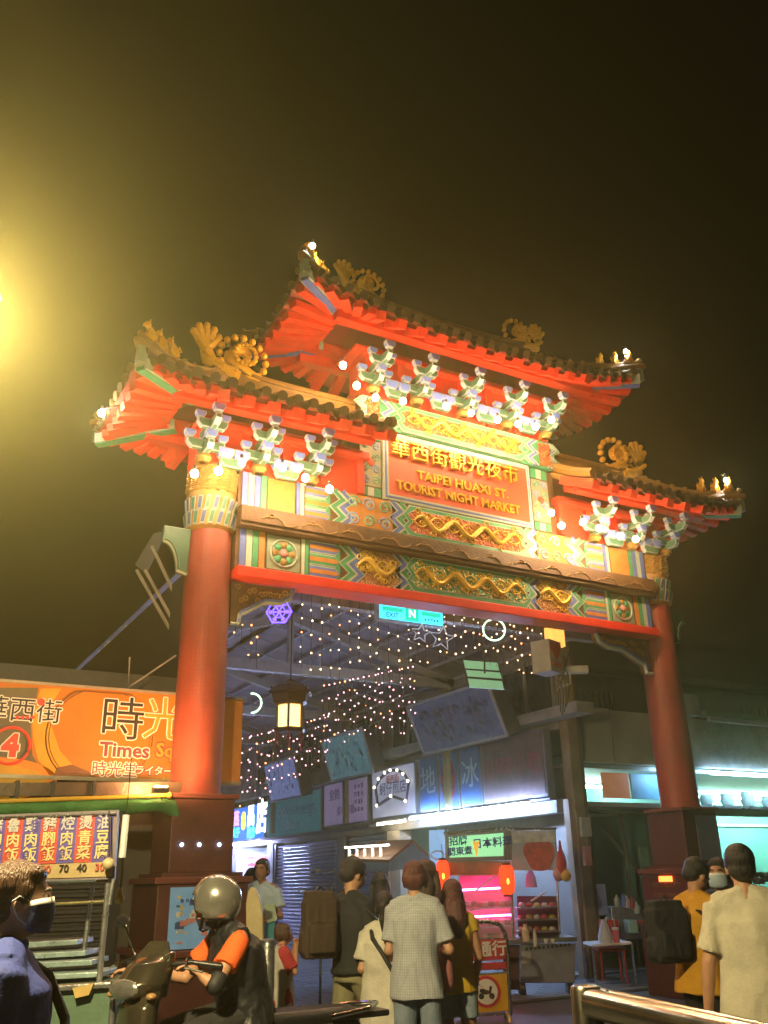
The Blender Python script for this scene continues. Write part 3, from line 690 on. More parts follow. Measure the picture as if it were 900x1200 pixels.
wpart('shutter_pier', wallm, SX - .02, SX + .3, 15.4, 15.8, 0, 2.5); wpart('far_wall', wallm, SX, SX + .3, 18.6, 40, 0, 2.5)
wpart('inner_screen', M('grey_board', (.6, .62, .62), .5), 8.6, 8.66, 7.2, 8.6, 0, 2.3)
wpart('canopy', M('canopy_metal', (.13, .14, .17), .4, metal=.5, dirt=.3), SX - .24, SX, 2.85, 9.1, 2.70, 2.735)
wpart('canopy', MATS['canopy_metal'], SX - .3, SX, 9.2, 19, 2.60, 2.66)
for i, y in enumerate((3.6, 5.6, 7.9, 10.4, 13.2, 16.2)):
    f = wpart('window', M('window_frame', (.3, .3, .28), .5, dirt=.3), SX + .06, SX + .14, y - .75, y + .75, 4.2, 5.2)
    mb = MB(); mb.span(SX + .04, SX + .07, y - .68, y + .68, 4.27, 5.13); mb.build('pane', M('dark_glass', (.02, .022, .03), .12), f)
    mb = MB(); mb.span(SX + .01, SX + .06, y - .03, y + .03, 4.2, 5.2); mb.build('mullion', MATS['window_frame'], f)
mb = MB(); mb.span(SX - .28, SX + .1, 1.9, 9.5, 4.02, 4.2); mb.build('eaves_beam', M('pale_steel', (.36, .37, .34), .55, var=.2, dirt=.35), mbld)
slm = M('shutter_slat', (.34, .34, .48), .4, metal=.3, var=.15, scale=4, dirt=.2)
def shutter(y0, y1, label):
    t = thing('roller_shutter', label, 'shutter', (SX + .08, (y0 + y1) / 2, 0), 0, 'closed shop shutters along the street')
    src = None
    for k in range(27):
        if not src:
            mb = MB(); mb.poly([(SX + .1, y0, .02), (SX + .05, y0, .035), (SX + .045, y0, .075), (SX + .1, y0, .10)], (0, y1 - y0, 0)); src = mb.build('slat', slm, t)
        else: inst(src, t, (0, 0, k * .09))
    for y in (y0, y1): mb = MB(); mb.span(SX + .0, SX + .12, y - .04, y + .04, 0, 2.48); mb.build('guide_rail', M('rail_dark', (.1, .1, .12), .4, metal=.5), t)
shutter(9.0, 10.9, 'narrow closed roller shutter beside the little roofed snack cart')
shutter(11.4, 15.3, 'wide closed roller shutter under the teal signboard')
# open shop where the man in pale blue stands
oshop = wpart('shop_recess', M('shop_inside', (.5, .5, .5), .6), 8.6, 8.7, 15.8, 18.6, 0, 2.5)
wpart('shop_partition', MATS['shop_inside'], 7.4, 8.6, 18.5, 18.6, 0, 2.5)
bt = thing('shop_banner', 'small red banner with white lettering above the doorway of the far shop', 'banner', (7.5, 17, 2))
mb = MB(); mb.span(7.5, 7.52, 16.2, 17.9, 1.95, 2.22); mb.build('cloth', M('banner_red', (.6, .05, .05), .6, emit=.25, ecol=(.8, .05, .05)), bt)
scribble('lettering', (7.49, 17.05, 2.085), -Y1, ZV, 1.5, .18, 8, 1, M('white_lettering', (.8, .8, .8), .5, emit=.4, ecol=(1, 1, 1)), bt)

# signboards
def sign(label, y0, y1, z0, z1, m, th=.16, frame=None, name='shop_sign', x=SX, glow=None):
    t = thing(name, label, 'shop sign', (x, (y0 + y1) / 2, z0))
    mb = MB(); mb.span(x - th, x, y0 + .02, y1 - .02, z0, z1); mb.build('sign_box', frame or M('sign_frame', (.22, .23, .28), .4, metal=.4, dirt=.2), t, bevel=.01)
    mb = MB(); mb.span(x - th - .012, x - th, y0 + .07, y1 - .07, z0 + .05, z1 - .05); mb.build('sign_face', m, t)
    return t
XF = SX - .16 - .014
sb = sign('dark brown signboard with faded red lettering next to the concrete post', 2.95, 4.88, 2.76, 3.92, M('brown_signface', (.16, .11, .13), .7, var=.4, scale=3))
text('lettering', '川味小吃', .42, M('faded_red_ink', (.35, .06, .12), .5), sb, (XF, 3.9, 3.35), -Y1, ZV, .003)
cols = [('narrow blue sign panel with a pale character between white sign and red emblem', '地', M('blue_signface', (.07, .18, .48), .4, var=.2), (.35, .5, .7)),
        ('narrow dark blue sign panel with a faded red oval emblem', '北', MATS['blue_signface'], (.45, .1, .15)),
        ('narrow blue sign panel with the large pale character for ice', '冰', MATS['blue_signface'], (.4, .6, .75))]
for i, (lb_, ch, m_, c) in enumerate(cols):
    y1_ = 7.2 - i * .77; t = sign(lb_, y1_ - .77, y1_, 2.76, 3.9, m_)
    if i == 1:
        mb = MB(); mb.poly([(XF, y1_ - .385 + .27 * math.cos(a), 3.33 + .42 * math.sin(a)) for a in [q * PI / 12 for q in range(24)]], (-.006, 0, 0)); mb.build('oval_emblem', M('oval_red', (.4, .07, .12), .5), t)
        text('lettering', ch, .5, M('ink_dark', (.06, .07, .2), .5), t, (XF - .008, y1_ - .385, 3.33), -Y1, ZV, .003)
    else: text('lettering', ch, .6, M('ink%d' % i, c, .5), t, (XF, y1_ - .385, 3.35), -Y1, ZV, .003)
sw = sign('white signboard with a bulb-studded arch emblem and red and blue characters', 7.3, 9.3, 2.74, 3.86, M('white_signface', (.55, .58, .75), .4, var=.1, emit=.1, ecol=(.6, .65, 1)))  # faint emission lifts a sign that is not lit itself
def arch_pts(k):
    P_ = [(8.95, 3.05), (9.05, 3.45), (8.85, 3.62), (8.55, 3.72), (8.3, 3.75), (8.0, 3.72), (7.75, 3.62), (7.55, 3.45), (7.68, 3.05), (8.3, 3.2)]
    return [(XF - k, a, b) for a, b in P_]
p_ = arch_pts(.012); mb = MB(); mb.tube(p_ + [p_[0]], .035, 6); mb.build('arch_outline', M('arch_blue', (.05, .06, .2), .4), sw)
for p in arch_pts(.05): mb = MB(); mb.ball(p, .032, 8); mb.build('bulb', M('warm_dot', (1, .85, .6), emit=3, ecol=(1, .85, .6), var=0, bump=0, sample=False), sw, True)
text('lettering', '華西街', .2, M('red_ink', (.6, .05, .08), .5), sw, (XF, 8.3, 3.55), -Y1, ZV, .003); text('lettering', '蚵仔煎店', .3, M('blue_ink', (.06, .08, .35), .5), sw, (XF, 8.3, 3.36), -Y1, ZV, .003)
sp = sign('pinkish white signboard with thin purple writing', 9.45, 11.85, 2.72, 3.78, M('pink_signface', (.52, .42, .62), .4, var=.12, emit=.06, ecol=(.6, .45, .9)))  # slight glow put into the face of an unlit sign
text('lettering', '金鈴', .3, M('purple_ink', (.2, .12, .4), .5), sp, (XF, 11.2, 3.45), -Y1, ZV, .003); text('lettering', '美甲美睫', .24, MATS['purple_ink'], sp, (XF, 10.6, 3.05), -Y1, ZV, .003)
scribble('lettering', (XF, 9.9, 3.3), -Y1, ZV, .5, .7, 3, 4, MATS['purple_ink'], sp)
st = sign('long teal signboard with cursive white writing over the closed shutters', 11.95, 15.6, 2.62, 3.72, M('teal_signface', (.08, .36, .38), .6, var=.2, emit=.03, ecol=(.1, .7, .8)))  # emission stands in for tube light that does not reach this sign
text('lettering', 'foot massage', .5, M('pale_teal_ink', (.4, .65, .7), .5), st, (XF, 13.6, 3.3), -Y1, ZV, .003, shear=.4); text('lettering', 'relaxing', .38, MATS['pale_teal_ink'], st, (XF, 13.9, 2.92), -Y1, ZV, .003, shear=.4)
sl_ = sign('glowing blue shop sign crowded with bright neon characters at the far end', 15.7, 19.6, 2.62, 3.66, M('lit_blue_face', (.03, .12, .5), .4, emit=.5, ecol=(.03, .2, 1), var=.1))
nw = M('neon_white', (1, 1, 1), emit=1.3, ecol=(.75, .9, 1), var=0, bump=0, sample=False); npk = M('neon_pink', (1, .4, .8), emit=1.3, ecol=(1, .25, .7), var=0, bump=0, sample=False)
ny = M('neon_yellow', (1, .9, .2), emit=1, ecol=(1, .85, .05), var=0, bump=0, sample=False); nc = M('neon_cyan', (.2, 1, 1), emit=1, ecol=(.05, .8, 1), var=0, bump=0, sample=False)
text('lettering', '店', 1.0, nw, sl_, (XF, 15.95, 3.2), -Y1, ZV, .01, .02, sx=.8); text('lettering', '昌', .62, nw, sl_, (XF, 16.8, 3.3), -Y1, ZV, .01, .02); text('lettering', '蘭麻', .32, nc, sl_, (XF, 16.75, 2.85), -Y1, ZV, .01, .01)
text('lettering', '8', .7, ny, sl_, (XF, 17.4, 3.2), -Y1, ZV, .01, .02); text('lettering', '蒸', .45, npk, sl_, (XF, 18.0, 3.3), -Y1, ZV, .01, .01); text('lettering', '女子', .3, nc, sl_, (XF, 18.0, 2.9), -Y1, ZV, .01, .01); text('lettering', '一', .6, npk, sl_, (XF, 19.0, 3.25), -ZV, -Y1, .01, .01)
sign('unlit grey-green signboard beyond the glowing blue sign', 19.7, 23, 2.6, 3.7, M('dull_signface', (.2, .25, .24), .5))
# fluorescent tubes
tubem = M('cool_tube', (1, 1, 1), emit=130, ecol=(.42, .6, 1), var=0, bump=0)
def tube_light(a, b, label, r=.022, m=None):
    a = Vector(a); b = Vector(b); t = thing('tube_light', label, 'tube light', a, 0, 'fluorescent tubes under the canopies')
    mb = MB(); mb.bar(a + Vector((0, 0, .045)), b + Vector((0, 0, .045)), .06, .03); mb.build('fitting', white, t)
    mb = MB(); mb.tube([a, b], r, 8); mb.build('tube', m or tubem, t, True)
tube_light((6.9, 3.2, 2.66), (6.9, 5.0, 2.66), 'bluish tube light under the canopy nearest the concrete post')
tube_light((6.9, 5.2, 2.66), (6.9, 7.2, 2.66), 'bluish tube light in the middle of the canopy over the snack stalls')
tube_light((6.95, 7.5, 2.63), (6.95, 8.7, 2.63), 'short tube light at the inner end of the near canopy', m=M('warm_tube', (1, 1, 1), emit=12, ecol=(1, .85, .6), var=0, bump=0))
tube_light((6.93, 15.8, 2.56), (6.93, 18.6, 2.56), 'bright tube light under the glowing blue sign', m=M('far_tube', (1, 1, 1), emit=260, ecol=(.45, .5, 1), var=0, bump=0))
tube_light((8.2, 16.4, 2.4), (8.2, 18, 2.4), 'tube light inside the doorway of the far shop')

# hanging screens, tilted down towards the street
def screen(label, y0, y1, z0, z1, xb, xt, m, picture):
    t = thing('hanging_screen', label, 'screen', (xb, (y0 + y1) / 2, z0), 0, 'tilted display boxes above the signboards')
    sl = Vector((xt - xb, 0, z1 - z0)).normalized(); nrm = Vector((-sl.z, 0, sl.x)) * 1.0
    if nrm.x > 0: nrm = -nrm
    a = Vector((xb, y0, z0)); b = Vector((xt, y0, z1)); dy = Vector((0, y1 - y0, 0))
    mb = MB(); mb.poly([a, b, b - nrm * .32, a - nrm * .32], dy); mb.build('housing', M('housing_grey', (.10, .10, .11), .5, metal=.3, dirt=.3), t, bevel=.01)
    c = a + nrm * .004; s_ = (b - a)
    for q0, q1, r0_, r1_ in ((0, 1, 0, .05), (0, 1, .95, 1), (0, .02, .05, .95), (.98, 1, .05, .95)):
        p = lambda u, v: c + dy * u + s_ * v
        mb = MB(); mb.poly([p(q0, r0_), p(q1, r0_), p(q1, r1_), p(q0, r1_)], nrm * .03); mb.build('frame', M('alloy_frame', (.6, .65, .7), .35, metal=.3, var=.1), t)
    mb = MB(); p = lambda u, v: c + dy * u + s_ * v; mb.poly([p(.02, .05), p(.98, .05), p(.98, .95), p(.02, .95)], nrm * .01); mb.build('display', m, t)
    mb = MB(); rnd = random.Random(int(y0 * 7))
    for k in range(picture):
        u, v = .08 + rnd.random() * .8, .12 + rnd.random() * .6; q, r_ = .015 + rnd.random() * .04, .03 + rnd.random() * .10
        mb.k = k % 3; mb.poly([p(u, v) + nrm * .011, p(u + q, v + .02) + nrm * .011, p(u + q * .9, v + r_) + nrm * .011, p(u + q * .2, v + r_) + nrm * .011], nrm * .002)
    mb.build('printed_picture', [M('pic_blue', (.14, .16, .24), .4, var=.3), M('pic_pale', (.22, .25, .38), .4, var=.3), M('pic_deep', (.04, .05, .12), .4)], t)
    for y in (y0 + .3, y1 - .3): mb = MB(); mb.tube([(xt + .1, y, z1 + .05), (7.4, y, z1 + .35)], .02, 6); mb.build('bracket_arm', grey, t)
    return t
scrm = M('screen_dark_blue', (.055, .06, .10), .25, var=.4, scale=5, emit=.05, ecol=(.2, .25, .5))
c_ = [at(474, 828, x=6.35), at(568, 797, x=6.35), at(592, 856, x=6.75), at(500, 885, x=6.75)]
screen('largest tilted dark blue display box, closest to the archway', (c_[1].y + c_[2].y) / 2 - .1, (c_[0].y + c_[3].y) / 2, c_[3].z, c_[0].z, 6.75, 6.35, scrm, 130)
c_ = [at(372, 868, x=6.5), at(424, 848, x=6.5), at(440, 900, x=6.8), at(394, 916, x=6.8)]
screen('middle tilted display box with a greenish lit border', (c_[1].y + c_[2].y) / 2, (c_[0].y + c_[3].y) / 2, c_[3].z, c_[0].z, 6.8, 6.5, M('screen_green', (.08, .16, .2), .25, var=.4, emit=.08, ecol=(.2, .5, .6)), 30)
c_ = [at(306, 897, x=6.6), at(340, 882, x=6.6), at(360, 928, x=6.85), at(322, 940, x=6.85)]
screen('farthest tilted display box showing pale figures', (c_[1].y + c_[2].y) / 2, (c_[0].y + c_[3].y) / 2, c_[3].z, c_[0].z, 6.85, 6.6, M('screen_far', (.12, .18, .36), .25, var=.5, emit=.12, ecol=(.3, .4, .9)), 20)

# concrete post at the corner with junction boxes
post = thing('concrete_post', 'weathered square concrete post at the corner of the covered market', 'post', (7.55, 2.7, 0))
yellowc = M('post_concrete', (.33, .26, .15), .7, var=.3, scale=3, dirt=.6, bump=.4)
mb = MB(); mb.span(7.40, 7.62, 2.62, 2.84, 0, 5.7); mb.build('shaft', yellowc, post, bevel=.012)
mb = MB(); mb.span(7.64, 7.72, 2.66, 2.8, 0, 5.2); mb.build('steel_channel', M('channel_brown', (.2, .15, .1), .5, metal=.4, dirt=.4), post)
mb = MB(); mb.span(7.3, 7.39, 2.66, 2.8, 0, 2.7); mb.build('timber_batten', M('batten', (.4, .3, .2), .6, dirt=.4), post)
for z, w_, n_ in ((2.1, .2, 'switch_box'), (1.65, .14, 'notice')):
    mb = MB(); mb.span(7.45, 7.45 + w_, 2.55, 2.61, z, z + .3); mb.build(n_, M(n_ + '_m', (.5, .5, .45) if w_ > .15 else (.6, .3, .3), .5, dirt=.2), post)
bx = thing('speaker_box', 'white box with a red shield emblem fixed to the post top', 'box', at(640, 772, d=12.6))
mb = MB(); c = at(641, 771, d=12.6); rotz = Matrix.Rotation(R(20), 3, 'Z'); mb.box(c, (.34, .3, .46), rotz); mb.build('casing', M('box_grey', (.5, .49, .47), .5, dirt=.2), bx, bevel=.01)
text('shield_emblem', '♥', .26, M('emblem_red', (.5, .08, .06), .5), bx, c + rotz @ Vector((-.02, -.156, .06)), rotz @ X1, ZV, .004)
text('lettering', '和睦商街', .07, MATS['emblem_red'], bx, c + rotz @ Vector((0, -.156, -.12)), rotz @ X1, ZV, .004)
cc = thing('security_camera', 'white security camera on a bracket beside the shield box', 'camera', at(682, 785, d=12.8)); c = at(676, 785, d=12.8)
mb = MB(); mb.bar(c - RV * .2, c + RV * .16, .11, .11); mb.build('camera_body', white, cc, bevel=.015); mb = MB(); mb.tube([c + RV * .16, c + RV * .19], .045, 12); mb.build('camera_lens', black, cc)
mb = MB(); mb.tube([c - RV * .1, c - RV * .12 - ZV * .2, c - RV * .3 - ZV * .25], .022, 8); mb.build('camera_bracket', white, cc)
cab = thing('cable_bundle', 'tangle of black cables looping down beside the security camera', 'cables', at(660, 790, d=12.7)); rnd = random.Random(5)
for k in range(5):
    pts = []
    for i in range(14):
        t = i / 13; pts.append(at(655 + 10 * math.sin(t * 6 + k) * (1 - t) + k * 2, 770 + 60 * t - 8 * math.sin(t * 9 + k), d=12.62))
    mb = MB(); mb.tube(pts, .008, 5); mb.build('cable', black, cab)
uplight = thing('wall_lamp', 'amber glass lamp box on top of the post under the red lintel', 'lamp', at(650, 748, d=12.9)); c = at(650, 747, d=12.9)
mb = MB(); mb.box(c, (.22, .2, .3)); mb.build('lamp_glass', M('amber_glow', (.8, .4, .1), emit=.7, ecol=(1, .42, .08), var=.3), uplight, bevel=.01)

# ------------------------------------------------------------------ arcade roof
arc = thing('arcade_roof', 'steel-framed glazed gable roof covering the market street', 'roof', (3.6, 1, 5))
stl = M('truss_steel', (.62, .62, .58), .5, metal=.2, dirt=.3); shm = M('roof_panel', (.42, .40, .48), .55, var=.3, scale=2); prl = M('purlin_pale', (.6, .6, .66), .5, dirt=.2)
AP, EV = 6.25, 5.25
for y in (1.6, 6.0, 10.5, 15, 20):
    mb = MB(); mb.bar((.1, y, EV), (7.3, y, EV), .16, .2); mb.build('tie_beam', stl, arc)
    for s in (-1, 1): mb = MB(); mb.bar((3.6, y, AP), (3.6 + s * (3.75 if s > 0 else 3.45), y, EV + (0 if s > 0 else .08)), .16, .16); mb.build('rafter', stl, arc)
    mb = MB(); mb.bar((3.6, y, EV + .1), (3.6, y, AP - .08), .1, .1); mb.build('king_post', stl, arc)
for s in (-1, 1):
    for k in range(7 if s > 0 else 6):
        t = k / 6; x = 3.6 + s * 3.75 * t; z = lerp(AP, EV, t) + .12
        mb = MB(); mb.bar((x, .7, z), (x, 24, z), .05, .06); mb.build('purlin', prl, arc)
    for j in range(22):
        y0_ = .7 + j * 1.06; mb = MB(); a = Vector((3.6, y0_, AP + .17)); b = Vector((3.6 + s * (3.85 if s > 0 else 3.4), y0_, EV + (.14 if s > 0 else .26)))
        mb.poly([a, b, b + Vector((0, 0, .02)), a + Vector((0, 0, .02))], (0, 1.03, 0)); mb.build('roof_panel', shm, arc)
    for j in range(12):
        y_ = 1.2 + j * 1.9; mb = MB(); mb.bar((3.6, y_, AP + .1), (3.6 + s * (3.8 if s > 0 else 3.4), y_, EV + (.08 if s > 0 else .2)), .03, .03); mb.build('glazing_bar', prl, arc)
for x in (.15, 7.1):
    for y in ((1.6, 6, 10.5, 15) if x < 1 else (6, 10.5, 15)): mb = MB(); mb.span(x - .07, x + .07, y - .07, y + .07, 0 if x < 1 else 2.75, EV); mb.build('column', M('arcade_column', (.35, .3, .15), .5, dirt=.3), arc)
mb = MB(); mb.span(.02, .12, .9, 24, 2.6, 5.2); mb.build('side_wall', M('night_shade_wall', (.02, .02, .018), .8), arc)  # near-black colour puts the night shade into the outer wall

mb = MB(); mb.span(.121, .14, 1.0, 24, 2.6, 5.1); mb.build('bounce_panel', M('bounce_pale', (.5, .48, .5), .7, dirt=.2), arc)  # unseen pale panel added to bounce tube light inside the arcade
# string lights, one thing per curtain, one part per string
dotw = M('fairy_dot', (1, .8, .5), emit=2.2, ecol=(1, .62, .34), var=0, bump=0, sample=False); dotp = M('fairy_pink', (1, .5, .7), emit=2.0, ecol=(1, .5, .55), var=0, bump=0, sample=False); doto = M('fairy_orange', (1, .4, .2), emit=3, ecol=(1, .3, .1), var=0, bump=0, sample=False)
wire = M('clear_wire', (.12, .12, .12), .5)
def curtain(label, u0, u1, vt0, vt1, vb0, vb1, d0, d1, n, m, seed):
    t = thing('string_lights', label, 'string lights', at((u0 + u1) / 2, vt0, d=(d0 + d1) / 2), 0, 'curtains of tiny lights under the arcade roof'); rnd = random.Random(seed)
    for i in range(n):
        k = i / max(1, n - 1); u = lerp(u0, u1, k) + rnd.uniform(-2, 2); d = lerp(d0, d1, k); v0, v1 = lerp(vt0, vt1, k), lerp(vb0, vb1, k) - rnd.random() * 18
        mb = MB(); a = at(u, v0, d=d); b = at(u, v1, d=d); mb.tube([a, (a + b) / 2 + RV * rnd.uniform(-.02, .02), b], .004, 4, 0)
        z = a.z - .05; q = 0
        while z > b.z: r_ = .0115 * rnd.uniform(.8, 1.35); mb.ball((lerp(a.x, b.x, .5) + rnd.uniform(-.02, .02), a.y + rnd.uniform(-.02, .02), z), r_, 5, 1 if rnd.random() > .12 else 2); z -= rnd.uniform(.13, .27)
        mb.build('light_string', [wire, m, doto], t)
curtain('wide curtain of warm dots hanging behind the lintel, right of the cyan sign', 524, 640, 700, 728, 770, 800, 12.2, 13.0, 17, dotw, 1)
curtain('sparse curtain of warm dots hanging left of the cyan sign', 352, 524, 690, 712, 800, 790, 11.8, 13.5, 16, dotw, 2)
curtain('dense pinkish curtain of dots in the middle of the street beyond the lantern', 380, 485, 800, 778, 880, 868, 15, 15.5, 19, dotp, 3)
curtain('dense low curtain of pink dots below the palace lantern', 285, 385, 862, 836, 950, 900, 15.5, 15, 20, dotp, 4)
curtain('short strings of orange dots by the left column', 275, 300, 700, 742, 760, 790, 10.5, 11, 4, doto, 5)

# neon decorations
blu = M('neon_blue', (.15, .1, 1), emit=2.5, ecol=(.10, .05, 1), var=0, bump=0, sample=False)
t = thing('snowflake_light', 'glowing violet-blue snowflake light near the left column', 'decoration', at(327, 717, d=11.5)); c = at(327, 717, d=11.5); mb = MB()
for k in range(6):
    a = k * PI / 3; dr = RV * math.cos(a) + ZV * math.sin(a); nx_ = RV * math.cos(a + PI / 3) + ZV * math.sin(a + PI / 3)
    mb.tube([c, c + dr * .17], .011, 5); mb.tube([c + dr * .17, c + nx_ * .17], .010, 5); mb.tube([c + dr * .09, c + nx_ * .09], .008, 5)
    for s in (-.5, .5): e = RV * math.cos(a + s) + ZV * math.sin(a + s); mb.tube([c + dr * .08, c + dr * .08 + e * .06], .008, 5)
mb.build('snowflake', blu, t)
t = thing('ring_light', 'pale green neon ring hanging right of centre under the lintel', 'decoration', at(579, 738, d=12.4)); c = at(579, 738, d=12.4)
mb = MB(); mb.tube([c + (RV * math.cos(a) + ZV * math.sin(a)) * .155 for a in [q * PI / 16 for q in range(33)]], .012, 6, cap=False); mb.build('ring', M('neon_green', (.7, 1, .75), emit=1.2, ecol=(.6, 1, .65), var=0, bump=0, sample=False), t, True)
mb = MB(); mb.tube([c + ZV * .155, c + ZV * .9], .005, 4); mb.build('hanger', wire, t)
t = thing('crescent_light', 'pale green neon crescent at the left beside the palace lantern', 'decoration', at(297, 822, d=13)); c = at(295, 824, d=13)
mb = MB(); mb.tube([c + (RV * math.cos(a) + ZV * math.sin(a)) * .14 for a in [-1.6 + q * .22 for q in range(16)]], .014, 6); mb.build('crescent', MATS['neon_green'], t, True)
t = thing('star_outline_decoration', 'unlit white wire star outlines hanging under the cyan sign', 'decoration', at(510, 745, d=12.3)); wt = M('dull_tube', (.6, .65, .75), .4, emit=.15, ecol=(.6, .7, 1))  # faint emission added though the stars are unlit
for cu, cv, r_ in ((493, 742, .14), (518, 748, .18)):
    c = at(cu, cv, d=12.3); mb = MB(); pts = [c + (RV * math.sin(q * PI / 5 + .2) + ZV * math.cos(q * PI / 5 + .2)) * (r_ if q % 2 == 0 else r_ * .45) for q in range(11)]; mb.tube(pts, .010, 5); mb.build('star', wt, t)
t = thing('hanging_sign', 'glowing cyan bilingual sign hanging below the red lintel', 'sign', at(478, 717, y=1.0)); a = at(441, 704, y=1.0); b = at(517, 719, y=1.0); hgt = .25; zt = (a.z + b.z) / 2
mb = MB(); mb.span(a.x, b.x, .95, 1.07, zt - hgt, zt); mb.build('sign_box', M('sign_casing', (.3, .4, .6), .4), t, bevel=.01)
cy_ = M('cyan_lit_face', (.1, .8, .9), emit=.8, ecol=(.05, .7, 1), var=0, bump=0); mb = MB(); mb.span(a.x + .02, b.x - .02, .935, .95, zt - hgt + .02, zt - .02); mb.build('sign_face', cy_, t)
gn = M('green_print', (.02, .4, .3), emit=.6, ecol=(0, .6, .4), var=0, bump=0); dkb = M('dark_print', (.02, .1, .35), .5); L_ = b.x - a.x
mb = MB(); mb.span(a.x + L_ * .4, a.x + L_ * .6, .928, .934, zt - hgt + .03, zt - .03); mb.span(a.x + .06, a.x + L_ * .36, .928, .934, zt - .12, zt - .06); mb.span(a.x + L_ * .65, b.x - .06, .928, .934, zt - .12, zt - .06); mb.build('green_blocks', gn, t)
text('lettering', 'EXIT', .10, dkb, t, (a.x + L_ * .2, .93, zt - .175), X1, ZV, .003); text('lettering', 'N', .16, nw, t, (a.x + L_ * .5, .925, zt - .12), X1, ZV, .003); scribble('lettering', (a.x + L_ * .8, .93, zt - .175), X1, ZV, .26, .06, 5, 1, dkb, t)
for x in (a.x + .1, b.x - .1): mb = MB(); mb.tube([(x, 1, zt), (x, 1, 5.2)], .008, 4); mb.build('hanger', black, t)
t = thing('direction_sign', 'pale green three-row direction board above the large screen', 'sign', at(566, 790, d=12.6)); pg = M('pale_green_face', (.35, .75, .55), emit=.12, ecol=(.3, .8, .5), var=.1)
mb = MB(); mb.poly([at(541, 772, d=12.62), at(584, 776, d=12.62), at(592, 808, d=12.62), at(549, 805, d=12.62)], WV * .06); mb.build('board', black, t)
for k, (v0, v1) in enumerate(((773.5, 783.5), (785, 793), (795, 806))):
    e = (v0 - 773) * .25; mb = MB(); mb.poly([at(543 + e, v0, d=12.6), at(583 + e, v0 + 3.2, d=12.6), at(585 + e, v1 + 2.2, d=12.6), at(545 + e, v1 - .6, d=12.6)], WV * .015); mb.build('row_panel', pg, t)
pole('arrow_stem', [(567, 745), (568, 789)], 12.55, .012, black, t, 6)

# palace lantern
c = at(340, 832, d=12.2); lt = thing('palace_lantern', 'hexagonal Chinese palace lantern glowing warm yellow', 'lantern', c)
wood = M('lantern_wood', (.05, .02, .015), .4); glow = M('lantern_glow', (1, .8, .4), emit=1.3, ecol=(1, .62, .2), var=.35, scale=14, bump=0)
mb = MB(); mb.lathe([(.03, .42), (.08, .38), (.2, .33), (.30, .25), (.33, .22), (.30, .2)], c, 6); mb.lathe([(.27, .203), (.25, .1), (.2, .06)], c, 6); mb.build('lantern_canopy', wood, lt); mb = MB(); mb.lathe([(.21, -.30), (.23, -.26), (.2, -.24)], c, 6); mb.build('lantern_base', wood, lt)
for k in range(6):
    a = k * PI / 3; p = c + Vector((math.cos(a), math.sin(a), 0)) * .19; q = c + Vector((math.cos(a + PI / 3), math.sin(a + PI / 3), 0)) * .19
    mb = MB(); mb.tube([p - ZV * .25, p + ZV * .08], .018, 6); mb.tube([p * .93 + c * .07 + ZV * .1, p + (p - c) * .5 + ZV * .3], .012, 5); mb.build('lantern_post', wood, lt)
    i_ = c * .08 + p * .92; j_ = c * .08 + q * .92; mb = MB(); mb.poly([i_ - ZV * .22, j_ - ZV * .22, j_ + ZV * .05, i_ + ZV * .05], ZV * .0 + (c - (i_ + j_) / 2) * .05); mb.build('lantern_pane', glow, lt)
    i2 = p + (p - c) * .25; j2 = q + (q - c) * .25; mb = MB(); mb.poly([i2 + ZV * .1, j2 + ZV * .1, j2 + ZV * .19, i2 + ZV * .19], (c - (i2 + j2) / 2) * .04); mb.build('upper_pane', M('upper_glow', (.7, .5, .3), emit=.35, ecol=(1, .6, .3), var=.3), lt)
    mb = MB(); mb.tube([p - ZV * .3, p - ZV * .55], [.016, .008], 5); mb.build('tassel', M('tassel_red', (.25, .03, .05), .7), lt)
mb = MB(); mb.tube([c + ZV * .4, (c.x, c.y, 5.6)], .008, 5); mb.build('hanger', black, lt)

# ------------------------------------------------------------------ building on the right, beyond the right column
rbd = thing('corner_eatery', 'low corner eatery with concrete canopy and a teal tiled room behind the right column', 'building', (11, 3, 0))
def rp(name, m, *b): mb = MB(); mb.span(*b); return mb.build(name, m, rbd)
pan = M('cream_panel', (.5, .45, .38), .6, var=.15, scale=2, dirt=.25)
rp('canopy_panel', pan, 8.0, 8.72, 2.95, 3.15, 3.38, 4.35); rp('canopy_panel', pan, 8.74, 10.0, 2.95, 3.15, 3.38, 4.33)
rp('canopy_fascia', M('grey_render', (.42, .42, .41), .7, var=.25, dirt=.3), 10.02, 24, 2.9, 3.2, 3.38, 4.3); rp('canopy_top', conc, 7.8, 24, 3.2, 6, 4.2, 4.28)
rp('canopy_soffit', M('soffit', (.35, .38, .38), .6, dirt=.2), 7.8, 24, 3.16, 8.0, 3.3, 3.37)
rp('shop_beam', M('dark_steel', (.06, .065, .07), .5), 7.8, 24, 3.5, 3.7, 2.55, 2.72)
tgw = M('teal_tile', (.25, .55, .48), .35, var=.1, scale=3, dirt=.1)
rp('back_wall', tgw, 11.3, 24, 7.5, 7.7, 0, 3.3); rp('inner_wall', M('grey_teal', (.25, .33, .33), .6, dirt=.3), 7.9, 11.3, 6.4, 6.6, 0, 3.3); rp('side_wall', wallm, 7.75, 7.85, 3.1, 7.5, 0, 3.3)
rp('floor_slab', M('floor_grey', (.2, .2, .2), .4, dirt=.3), 7.9, 24, 3.3, 7.5, .0, .025)
rp('wall_rail', white, 11.3, 24, 7.44, 7.5, 2.6, 2.66); rp('signboard_red', M('dim_red_board', (.35, .12, .06), .5, emit=.12, ecol=(.7, .2, .05)), 8.7, 9.35, 3.3, 3.34, 2.8, 3.25); rp('signboard_blue', M('dim_blue_board', (.12, .3, .45), .5), 9.4, 10.1, 3.3, 3.34, 2.8, 3.25)
